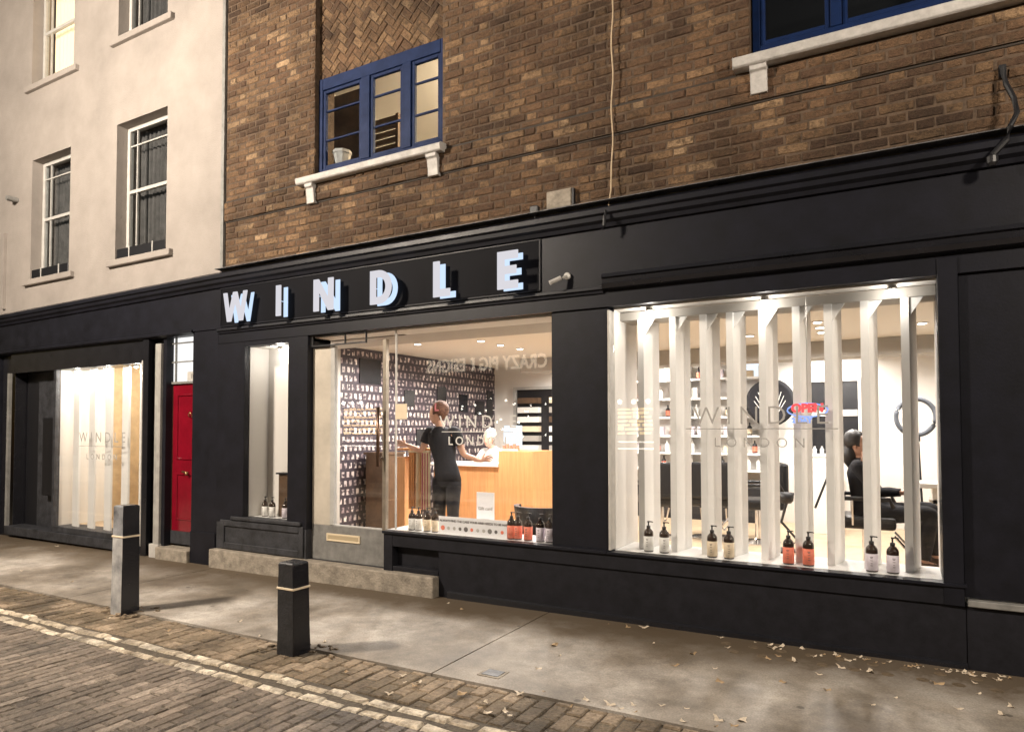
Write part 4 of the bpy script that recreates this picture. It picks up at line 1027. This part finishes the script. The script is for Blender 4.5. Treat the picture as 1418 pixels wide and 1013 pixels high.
put_bottle('label_coral', 1117, .115, LZ, 'coral-labelled pump bottle, right one of the pair in the right-hand window', rot=.2)
put_bottle('label_lilac', 1204, .115, LZ, 'pale lilac-labelled pump bottle below the seated person, left of its pair')
put_bottle('label_lilac', 1233, .115, LZ, 'pale lilac-labelled pump bottle below the seated person, right of its pair', rot=.2)
for i, (px, k, l) in enumerate(((571, 'label_white', 'white-labelled pump bottle, nearest the shop door'), (580, 'label_white', 'white-labelled pump bottle, second from the shop door'), (592, 'label_cream', 'cream-labelled pump bottle, third from the shop door'), (603, 'label_cream', 'cream-labelled pump bottle beside the white banner'))):
    put_bottle(k, px, .13, .4882, l, .93)
for px, k, l in ((708, 'label_coral', 'coral-labelled pump bottle touching the end of the white banner'), (717, 'label_coral', 'coral-labelled pump bottle, middle one of three in the middle window'), (731, 'label_coral', 'coral-labelled pump bottle next to the lilac one in the middle window'), (748, 'label_lilac', 'lilac-labelled pump bottle in the middle window'), (761, 'label_lilac', 'lilac-labelled pump bottle half hidden at the right edge of the middle window')):
    put_bottle(k, px, .12 if px != 717 else .13, .4882, l, 1.0)
for px, k, y, l in ((368, 'label_white', .14, 'white-labelled pump bottle, left one in the narrow side window'), (378, 'label_white', .14, 'white-labelled pump bottle, middle one in the narrow side window'), (396, 'label_lilac', .13, 'lilac-labelled pump bottle, right one in the narrow side window')):
    put_bottle(k, px, y, .4922, l, .92)
sp = thing('speaker', 'dark wood box on a shelf behind the bottles in the narrow side window', 'box', (X(394, .24), .24, .6))
B(X(390, .24), X(402, .24)+.1, .2, .28, .4925, .98).build('case', 'dark_wood', sp, bevel=.004); B(X(388, .24), X(402, .24)+.12, .18, .295, .981, 1.0).build('lid', 'black', sp)

# banner and price card on the middle ledge
xa, xb = X(608, .095), X(702, .095); bn = thing('window_banner', 'long white paper banner standing along the middle window ledge', 'banner', ((xa+xb)/2, .095, .489))
B(xa, xb, .092, .096, .4885, .655).build('board', 'paper', bn)
text_mb('WE ALWAYS FIND THE CARE YOUR HAIR NEEDS TO BE HAPPY', .030, (xa+xb)/2, .0905, .605, bold=.0006).build('lettering', 'ink', bn)
for k in range(11):
    x_ = xa+.05+k*(xb-xa-.1)/10
    MB().lathe((x_, .0885, .545), [(0, 0), (.017 if k % 4 else .024, .001), (.017 if k % 4 else .024, .0015)], 10, ax='y').build('round_mark', ['grey_paint', 'label_coral', 'pale_edge', 'ink', 'pale_edge'][(k*3+1) % 5], bn)
y = .24; xa, xb = X(660, y), X(684, y); pc = thing('price_card', 'upright white card with small grey print behind the banner', 'card', ((xa+xb)/2, y, .489))
B(xa, xb, y, y+.006, .489, .89).build('card', 'paper', pc); text_mb('Gift card', .045, (xa+xb)/2, y-.002, .72).build('lettering', 'decal_grey', pc); B(xa+.05, xb-.05, y-.003, y-.001, .63, .636).build('lettering', 'decal_grey', pc)
# notice stuck on the door glass
xa, za = at(547.5, 559, .03); xb, zb = at(563, 580, .03)
nt_ = B(xa, xb, .033, .036, zb, za).build('window_notice', 'label_cream'); tag(nt_, 'small cream paper notice stuck on the glass beside the door handle', 'notice')

# lettering on the glass
def decal(px, z1, z2, zl, s1, s2, mt, w, y, label, sp1=1.9, sp2=2.2, bold=0):
    x = X(px, y)
    d = thing('window_lettering', label, 'lettering', (x, y, z2), 'shop name lettering on the windows')
    text_mb('WINDLE', s1, x, y, z1, spacing=sp1, bold=bold, depth=.0012).build('word', mt, d)
    text_mb('LONDON', s2, x, y, z2, spacing=sp2, bold=bold+.001, depth=.0012).build('word', mt, d)
    B(x-w/2, x+w/2, y-.0006, y+.0006, zl, zl+.007).build('rule', mt, d)
decal(1050, Z(1050, 587, .036), Z(1050, 619, .036), Z(1050, 594, .036), .20, .105, 'decal_grey', X(1155, .036)-X(945, .036), .036, 'grey spaced two-line lettering across the right-hand window', 1.45, 1.75, -.002)
decal(660, Z(660, 592, .036), Z(660, 616, .036), Z(660, 598, .036), .17, .115, 'decal_white', .80, .036, 'pale two-line lettering across the middle window', 1.5, 1.5)
decal(141, Z(141, 612, .016), Z(141, 636, .016), Z(141, 618, .016), .20, .11, 'decal_grey', 1.1, .016, 'faint grey two-line lettering on the far left window', 1.7, 1.9)
# small neon sign in the right-hand window
y = .12; xc, zc = at(1118, 569, y); ns = thing('neon_sign', 'small red and blue neon sign glowing among the white louvres', 'sign', (xc, y, zc))
MB().tube([(xc+.125*math.cos(a)*(1+.12*abs(math.cos(a))), y, zc+.008+.050*math.sin(a)) for a in [2*math.pi*k/28 for k in range(28)]], .006, 6, closed=True).build('outline', 'neon_blue', ns)
text_mb('OPEN', .085, xc, y-.004, zc-.005, bold=.005, depth=.006).build('word', 'neon_red', ns)
text_mb('2 DAY', .05, xc-.04, y-.004, zc-.085, bold=.003, depth=.006).build('word', 'neon_blue', ns)
MB().tube([(xc, y+.01, zc+.06), (xc, y+.01, 2.505)], .0015, 4).build('wire', 'steel', ns)

# ------------------------------------------------------------------ fittings on the facade
x, z = at(770, 390, -.12); t = thing('security_camera', 'small white tube security camera under the right end of the sign panel', 'camera', (x, -.12, z))
MB().tube([(x+.04, -.11, z+.03), (x-.035, -.17, z-.015)], .020, 12).build('camera_body', 'sill_white', t, smooth=False)
MB().tube([(x+.06, -.11, z+.03), (x+.08, -.06, z+.05)], .012).lathe((x+.08, -.075, z+.05), [(.03, 0), (.03, .02)], 12, ax='y').build('bracket', 'pale_edge', t)
xa, zb = at(758, 296, -.03); xb, zt_ = at(792, 262, -.03); t = thing('junction_box', 'square weathered box fixed to the brickwork just above the cornice', 'junction box', ((xa+xb)/2, -.03, zb))
B(xa, xb, -.05, -.004, zb+.03, zt_+.01).build('box_body', 'stone', t, bevel=.006); B(xb+.002, xb+.02, -.04, -.004, zb+.03, zt_+.01).build('conduit', 'black', t)
x, z = at(741, 292, -.06); t = thing('floodlight', 'small unlit black floodlight on the cornice beside the junction box', 'floodlight', (x, -.06, z))
B(x-.04, x+.04, -.10, -.035, z-.045, z+.04).build('lamp_body', 'black', t, bevel=.01); MB().tube([(x, -.06, z-.045), (x, -.06, z-.09)], .01).build('bracket', 'black', t)
mb = MB(); pts = []
for k in range(26):
    py = k*10; q = at(847.5+1.2*math.sin(k*.7), py-8, -.045); pts.append((q[0], -.045, q[1]))
pts = pts[::-1]; end = [at(846, 262, -.06), at(842, 275, -.09), at(838, 287, -.13)]
for e in end: pts.insert(0, (e[0], -.06, e[1]))
top_ = pts[-1]; pts.append((top_[0], -.045, 8.4))
tag(MB().tube(pts, .006, 6).build('cable', 'cable', smooth=True), 'thin pale cable hanging down the brick wall to the cornice', 'cable')
x, z = at(838, 308, -.15); tag(MB().tube([(x, -.14, z+.10), (x, -.16, z+.05), (x-.005, -.16, z-.03), (x-.02, -.16, z-.06)], .014, 8).build('hook', 'black'), 'short black hook on the cornice below the pale cable', 'hook')
t = thing('wall_bracket', 'bent black iron bracket at the right end of the cornice', 'bracket', (.6, -.1, 3.4))
pts = [at(1388, 92, -.05), at(1393, 118, -.05), at(1403, 140, -.06), at(1407, 160, -.09), at(1398, 178, -.14)]
MB().tube([(p[0], y_, p[1]) for p, y_ in zip(pts, (-.03, -.06, -.1, -.14, -.17))], .016, 8).build('arm', 'black', t)
p = at(1388, 97, -.02); B(p[0]-.02, p[0]+.02, -.035, -.005, p[1]-.05, p[1]+.03).build('wall_plate', 'black', t)
p = at(1374, 215, -.17); q = at(1398, 178, -.14); MB().tube([(q[0], -.17, q[1]), (q[0]-.02, -.17, (p[1]+q[1])/2), (p[0], -.17, p[1])], .02, 8).lathe((p[0], -.17, p[1]-.07), [(.02, 0), (.032, .02), (.032, .06), (.01, .08)], 12).build('hook_end', 'black', t)
x, z = at(15, 275, -.1); t = thing('wall_vent', 'small dark metal vent pipe sticking out of the cream wall at the far left', 'vent', (x, 0, z))
MB().tube([(x, .0, z), (x, -.16, z)], .035, 12).box(x-.09, x-.03, -.12, .0, z-.02, z+.05).build('pipe', 'grey_paint', t)
B(X(2), X(2)+.05, -.045, .0, 3.4, 4.6).build('downpipe', 'stucco', wb)

# ------------------------------------------------------------------ bollards
def bollard(px, py, h, label, w0, w1, lean=0, tint='charcoal_worn', pale=False):
    d = fw*FPX + rt*(px-CX) - up*(py-CY); k = 0
    z = -.1
    for _ in range(4): t_ = (z-EYE.z)/d.z; x, y = EYE.x+d.x*t_, EYE.y+d.y*t_; z = gz(x)
    t = thing('bollard', label, 'bollard', (x, y, z), 'square bollards along the pavement edge')
    # nearest corner of the post is at x,y ; post extends to -x and +y
    def ring(f, zz, ins=0):
        w = w0+(w1-w0)*f; ox = lean*f; c = (x-w0/2+ox, y+w0/2)
        return [(c[0]+sx*(w/2-ins), c[1]+sy*(w/2-ins), z+zz) for sx, sy in ((-1, -1), (1, -1), (1, 1), (-1, 1))]
    mb = MB(); hs = [(-.05, 0), (.0, 0), (h*.25, .25), (h*.5, .5), (h*.72, .72), (h*.9, .9), (h-.012, 1)]
    vs = []
    for zz, f in hs: vs += ring(f, zz)
    vs += ring(1, h, .012); n = len(hs)+1
    fs = [(4*i+k, 4*i+(k+1) % 4, 4*i+4+(k+1) % 4, 4*i+4+k) for i in range(n-1) for k in range(4)] + [(4*n-4, 4*n-3, 4*n-2, 4*n-1)]
    mb.add([(a+R.uniform(-.002, .002), b_+R.uniform(-.002, .002), c_) for a, b_, c_ in vs], fs)
    mb.m = [(2 if (q//4 < 4 and pale) else 0) if (q < 4*(n-1) and q % 4 == 0) else 1 for q in range(len(fs))]  # street face coloured lighter than the other sides, lamplight painted in
    mb.build('post', [tint, 'charcoal_gloss', 'bollard_lit_lower'], t, bevel=.004)
    f = .70; w = (w0+(w1-w0)*f)/2+.006; cxx, cyy = x-w0/2+lean*f, y+w0/2
    b = MB().box(cxx-w, cxx+w, cyy-w, cyy+w, z+h*f, z+h*f+.016).build('band', 'label_cream', t, bevel=.003)
    return t, x, y, z
paint('bollard_flaked_lit', (.26, .265, .28), .55, noise=.9, nscale=3.2, dark=(.014, .014, .018), bump=.3)  # flaked paint, lightened for the lamplit street face
paint('bollard_lit_lower', (.42, .41, .40), .55, noise=.75, nscale=3.5, dark=(.11, .115, .125), bump=.3)  # lower street face, brightened in the colour as if lamplit
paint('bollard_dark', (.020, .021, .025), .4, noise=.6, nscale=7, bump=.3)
b1 = bollard(168, 850, .935, 'taller square bollard with flaking paint and a street face coloured as lit, in front of the far left window', .165, .150, 0, 'bollard_flaked_lit', True)
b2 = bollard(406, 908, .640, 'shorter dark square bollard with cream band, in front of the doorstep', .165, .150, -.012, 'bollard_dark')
# debris round the bollards
mb = MB()
for bx, by, bz in (b1[1:], b2[1:]):
    for k in range(26):
        a, r_ = R.uniform(0, 6.28), R.uniform(.12, .33); s_ = R.uniform(.008, .03)
        mb.chunk((bx-.08+r_*math.cos(a), by+.08+r_*.7*math.sin(a), bz+s_*.5), (1, R.uniform(-.6, .6), 0), (R.uniform(-.6, .6), 1, 0), (0, 0, 1), s_*1.5, s_, s_*.6, s_*.2, s_*.2, 0, R.random())
tag(mb.build('rubble', 'paver_strip'), 'crumbs of broken mortar round the feet of the bollards', kind='stuff')

# ------------------------------------------------------------------ small things on the pavement
def ground_at(px, py):
    d = fw*FPX + rt*(px-CX) - up*(py-CY); z = -.08
    for _ in range(4): t_ = (z-EYE.z)/d.z; x, y = EYE.x+d.x*t_, EYE.y+d.y*t_; z = gz(x)
    return x, y, z
x, y, z = ground_at(683, 932); t = thing('stopcock_cover', 'small square metal water cover set in the pavement slab', 'cover', (x, y, z))
B(x-.08, x+.08, y-.07, y+.07, z-.01, z+.004).build('cover_frame', 'stone', t); B(x-.06, x+.06, y-.05, y+.05, z+.0045, z+.007).build('lid', 'lead', t)
# cellar lights along the foot of the right window
t = thing('cellar_light_panel', 'two rows of dark round cellar lights set in the pavement under the right-hand window', 'pavement light', (-.6, -.3, gz(-.6)))
for r_ in range(2):
    for k in range(9):
        xx = -1.15+k*.19+r_*.09; yy = -.22-.17*r_
        MB().lathe((xx, yy, gz(xx)-.01), [(.036, 0), (.036, .0115), (.02, .013)], 14).build('lens', 'cellar_lens', t)
# fallen leaves
def leaf(mt):
    mb = MB(); n = 9; pts = []
    for k in range(n):
        a = 2*math.pi*k/n; r_ = .030*(1.0 if k % 2 == 0 else .55); pts.append((r_*math.cos(a)*1.25, r_*math.sin(a), .004+.009*math.cos(2*a)+R.uniform(0, .004)))
    mb.add([(0, 0, .003)]+pts, [(0, 1+k, 1+(k+1) % n) for k in range(n)])
    o = mb.build('fallen_leaf', mt)
    sd_ = o.modifiers.new('s', 'SOLIDIFY'); sd_.thickness = .0012
    return tag(o, 'dry pale autumn leaf lying on the paving', 'leaf', 'fallen leaves on the paving')
lf = [leaf('leaf'), leaf('leaf_pale'), leaf('leaf_pale')]; used = set()
spots = [(853, 857), (1008, 896), (1070, 897), (1143, 898), (1050, 883), (1165, 924), (1145, 955), (1010, 868), (775, 907), (768, 893), (705, 990), (745, 925), (1295, 915), (1330, 910), (1278, 913), (1260, 912), (1315, 922), (1355, 960), (1298, 946), (1327, 981), (1240, 966), (997, 943), (950, 980), (995, 996), (1016, 1004), (946, 998), (905, 890), (935, 921), (1028, 997), (990, 925), (1078, 908), (1192, 927), (1205, 930), (870, 868), (895, 866), (720, 960), (790, 978), (812, 968), (672, 972), (640, 960), (580, 945), (450, 888), (480, 930), (332, 860), (360, 880), (100, 805), (150, 856), (78, 756), (232, 873), (30, 790), (620, 835), (640, 843), (1350, 945), (1385, 940), (1378, 925), (1100, 915), (1120, 880), (960, 905), (1400, 978), (845, 975), (880, 985), (700, 985), (540, 960)]
spots += [(R.uniform(760, 1400), R.uniform(885, 1008)) for _ in range(9)] + [(R.uniform(480, 900), 930+R.uniform(0, 60)) for _ in range(8)] + [(1060+k_, 893+k_*.105+R.uniform(-2, 9)) for k_ in [R.uniform(0, 350) for _ in range(34)]]
for k, (px, py) in enumerate(spots):
    x, y, z = ground_at(px, py)
    if y > -.09: y = -.09-R.uniform(0, .1)
    i = k % 3
    o = lf[i] if i not in used else lf[i].copy()
    if i in used: C.objects.link(o)
    used.add(i); o.location = (x, y, z+(.0 if y > YK else .002)); o.rotation_euler = (R.uniform(-.15, .15), R.uniform(-.15, .15), R.uniform(0, 6.28)); s_ = R.uniform(.35, 1.2)*(.8 if k > 60 else 1); o.scale = (s_, s_*R.uniform(.6, 1), s_)

# ------------------------------------------------------------------ upstairs room behind the left blue window
struct(B(-6.2, -3.2, 3.2, 3.25, 4.0, 6.2).build('upstairs_back_wall', 'int_white'))
struct(B(-6.2, -3.2, .31, 3.2, 5.75, 5.8).build('upstairs_ceiling', 'int_white'))
struct(B(-6.2, -3.2, .31, 3.2, 4.0, 4.05).build('upstairs_floor', 'dark_wood'))
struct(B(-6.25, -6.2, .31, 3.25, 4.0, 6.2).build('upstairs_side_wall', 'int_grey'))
struct(B(-3.2, -3.15, .31, 3.25, 4.0, 6.2).build('upstairs_side_wall', 'int_white'))
t = thing('slatted_screen', 'brown slatted screen inside the lit upstairs room', 'screen', (-5.3, 1.2, 4.05))
B(-6.15, X(502, .8, 150), .8, .85, 4.06, 5.62).build('dark_panel', 'dark_wood', t)
for k in range(14): B(X(509, 1.25, 150), X(552, 1.3, 130), 1.25, 1.28, 4.2+k*.09, 4.265+k*.09).build('slat', 'dark_wood', t)
B(X(552, 1.3, 130)+.0, X(552, 1.3, 130)+.04, 1.24, 1.29, 4.06, 5.45).build('upright', 'dark_wood', t)
xq, zq = at(472, 230, .2); t = thing('plant_pot', 'white plant pot inside the left pane of the blue window', 'pot', (xq, .22, 4.30))
MB().lathe((xq, .22, 4.40), [(.062, 0), (.066, .004), (.098, .15), (.106, .152), (.106, .185), (.092, .187), (.088, .15), (.0, .148)], 8).build('pot_body', 'sill_white', t)
B(xq-.15, xq+.15, .14, .305, 4.30, 4.399).build('stand', 'blue', t)
struct(B(-2, 3, .8, .85, 4.0, 6.2).build('upstairs_dark_wall', 'black'))
struct(B(-6.2, -3, .5, .55, 6.25, 8.2).build('upstairs_dark_wall', 'black'))

# ------------------------------------------------------------------ buildings across the street (seen only as reflections in the glass)
ob = thing('opposite_building', 'dark brick building with lit shop windows across the street', 'building', (-8, -10, 0))
B(-26, 14, -11.0, -10.2, -.2, 9).build('wall', 'far_dark', ob)
def lit_shelves(x0, x1, z0, z1):
    w = B(x0, x1, -10.199, -10.16, z0-.5, z1+.15).build('shop_window', 'far_dark', ob)
    for k in range(7):
        zz = z0+(z1-z0)*k/7; g = MB(); x_ = x0+.08
        while x_ < x1-.15:
            q = R.uniform(.15, .42); g.box(x_, min(x_+q, x1-.05), -10.159, -10.14, zz+.02, zz+R.uniform(.06, .10)); x_ += q+R.uniform(.02, .07)
        g.build('lit_shelf', 'far_shelf', w)
    for zz in (z0-.18, z0-.34): B(x0+.03, x1-.03, -10.159, -10.14, zz, zz+.03).build('light_strip', 'far_strip', w)
    g = MB()
    for k in range(3): g.ball((x0+.2+k*.35, -10.0, z1+.12), .06, n=8)
    g.build('globe_lamps', 'far_bulb', w)
D = 10.2
lit_shelves(X(472, D), X(536, D), Z(500, 602, D), Z(500, 563, D))
lit_shelves(X(850, D), X(906, D), Z(880, 602, D), Z(880, 563, D))
xc = (X(757, D)+X(590, D))/2; wdt = X(757, D)-X(590, D)
fl_ = thing('string_lights', 'string of small warm bulbs on the shop front across the street', 'string lights', (X(720, D), -10.1, 2))
for k in range(30):
    px_ = R.uniform(640, 765); q_ = at(px_, R.uniform(548, 606), D); MB().ball((q_[0], -10.05, q_[1]), R.uniform(.015, .04), n=8).build('bulb', 'far_bulb', fl_)
osn = thing('opposite_shop_sign', 'warm lit fascia lettering on the shop across the street', 'sign', (xc, -10.15, 3.3))
tm = text_mb('CRAZY PIG DESIGNS', .50, xc, -10.15, Z(690, 511, D), bold=.012, flip=True, spacing=1.05, depth=.03); 
xs_ = [v[0] for v in tm.v]; sc_ = wdt/(max(xs_)-min(xs_)); tm.v = [(xc+(v[0]-xc)*sc_, v[1], v[2]) for v in tm.v]; tm.build('lettering', 'far_sign', osn)

# ------------------------------------------------------------------ lights
def street_lamp(x, y, h, power, label, col=(1, .87, .72), arm=.9):
    t = thing('street_lamp', label, 'street lamp', (x, y, gz(x)), 'street lamps across the road')
    MB().lathe((x, y, gz(x)), [(.10, 0), (.10, .6), (.06, .7), (.05, h)], 12).build('pole', 'black', t)
    MB().tube([(x, y, h-.1), (x, y+arm*.5, h+.15), (x, y+arm, h+.12)], .035).build('arm', 'black', t)
    hd = B(x-.12, x+.12, y+arm-.05, y+arm+.5, h+.06, h+.16).build('lamp_head', 'black', t)
    B(x-.09, x+.09, y+arm, y+arm+.4, h+.045, h+.058).build('lens', 'led_warm', hd)
    lamp('street_light', 'SPOT', (x, y+arm+.2, h+.03), power, col, t, .38, (rad(58), 0, 0), spot_size=rad(178), spot_blend=.25)
street_lamp(-8.4, -7.3, 6.0, 4900, 'street lamp across the road nearest the cream building', arm=1.5)
street_lamp(4.8, -7.3, 5.2, 2500, 'street lamp across the road beyond the right end of the shop', arm=2.2)
def downlight(x, y, z, power, i, group='ceiling downlights in the salon', col=(1, .94, .87), lab=None):
    t = thing('downlight', lab or 'round recessed ceiling downlight in the salon', 'downlight', (x, y, z), group)
    MB().lathe((x, y, z-.012), [(.06, 0), (.06, .010), (.045, .011)], 16).build('trim', 'int_white', t)
    MB().lathe((x, y, z-.016), [(.0, 0), (.042, .001), (.042, .003)], 16).build('lens', 'led_white', t)
    lamp('downlight_beam', 'SPOT', (x, y, z-.05), power*2.3, col, t, .04, spot_size=rad(172), spot_blend=.35)
for i, (px, py, w) in enumerate(((666, 471, 75), (693, 477, 75), (720, 482, 65), (1038, 464, 75), (1132, 445, 50), (1135.5, 452.5, 40), (1138, 459, 40))):
    d = fw*FPX + rt*(px-CX) - up*(py-CY); t_ = (CZ-EYE.z)/d.z
    downlight(EYE.x+d.x*t_, EYE.y+d.y*t_, CZ, w, i)
downlight(.2, 3.2, CZ, 70, 9); downlight(-5.6, 1.9, CZ, 60, 10); downlight(-3.4, 1.6, CZ, 60, 10); downlight(-4.6, 5.0, CZ, 45, 10); downlight(-.9, 5.1, CZ, 45, 10); downlight(-3.2, 5.0, CZ, 40, 10)
g = 'small spotlights inside the shop windows'
LEFTP = 20
def spotlet(x, y, z, p, lab):
    t = thing('window_spotlight', lab, 'spotlight', (x, y, z), g)
    MB().lathe((x, y, z-.035), [(.018, 0), (.03, .005), (.03, .03)], 12).build('housing', 'int_white', t); MB().ball((x, y, z-.04), .016, n=8).build('lens', 'led_white', t)
    lamp('spot_beam', 'POINT', (x, y-.0, z-.085), p, (1, .94, .85), t, .03)
spotlet(X(903, .12), .08, 2.504, 6, 'bright small spotlight at the top left corner of the right-hand window')
spotlet(-.9, .08, 2.504, 3.5, 'small added spotlight brightening the louvres at the top middle of the right-hand window')  # added lamp to even out the light on the louvres
spotlet(-.05, .08, 2.504, 3, 'small added spotlight brightening the louvres at the top right of the right-hand window')  # second added lamp, for the louvres at the right end
spotlet(-6.25, .16, 2.46, 6, 'small spotlight at the top of the narrow side window')
for k, x in enumerate((-10.35, -9.6, -8.9)): spotlet(x, .07, 2.374, LEFTP, ('leftmost', 'middle', 'rightmost')[k]+' spotlight at the top of the far left window')
lamp('left_shop_light', 'POINT', (-9.7, .8, 2.2), 70, (1, .92, .80), ls, .1)
up_l = thing('pendant_lamp', 'warm ceiling lamp in the upstairs room behind the blue window', 'lamp', (-3.7, 2.0, 5.7))
MB().ball((-3.7, 2.0, 5.55), .08).build('globe', 'led_warm', up_l, smooth=True); lamp('pendant_light', 'POINT', (-3.7, 1.9, 5.4), 38, (1, .78, .50), up_l, .08).data.energy = 330
lamp('reflected_glow', 'AREA', (-4.9, -.10, 2.9), 3.0, (.6, .75, 1), sign, 1.0, (rad(90), 0, 0)) if False else None

w = bpy.data.worlds.new('World'); bpy.context.scene.world = w; w.use_nodes = True
N, L = w.node_tree.nodes, w.node_tree.links
sky = N.new('ShaderNodeTexSky'); sky.sky_type = 'NISHITA'; sky.sun_disc = False; sky.sun_elevation = rad(2); sky.sun_rotation = rad(200)
L.new(sky.outputs[0], N['Background'].inputs[0]); N['Background'].inputs[1].default_value = .05
sun = lamp('moon', 'SUN', (0, -20, 20), .01, (.8, .88, 1), rot=(rad(50), 0, rad(-20))); sun.data.angle = rad(5)

s = bpy.context.scene
s.view_settings.view_transform = 'Standard'; s.view_settings.look = 'None'; s.view_settings.exposure = 0; s.view_settings.gamma = 1
s.cycles.use_denoising = True
s.cycles.max_bounces = 8; s.cycles.diffuse_bounces = 4; s.cycles.transparent_max_bounces = 12; s.cycles.glossy_bounces = 4
s.cycles.sample_clamp_indirect = 6; s.cycles.caustics_reflective = False; s.cycles.caustics_refractive = False
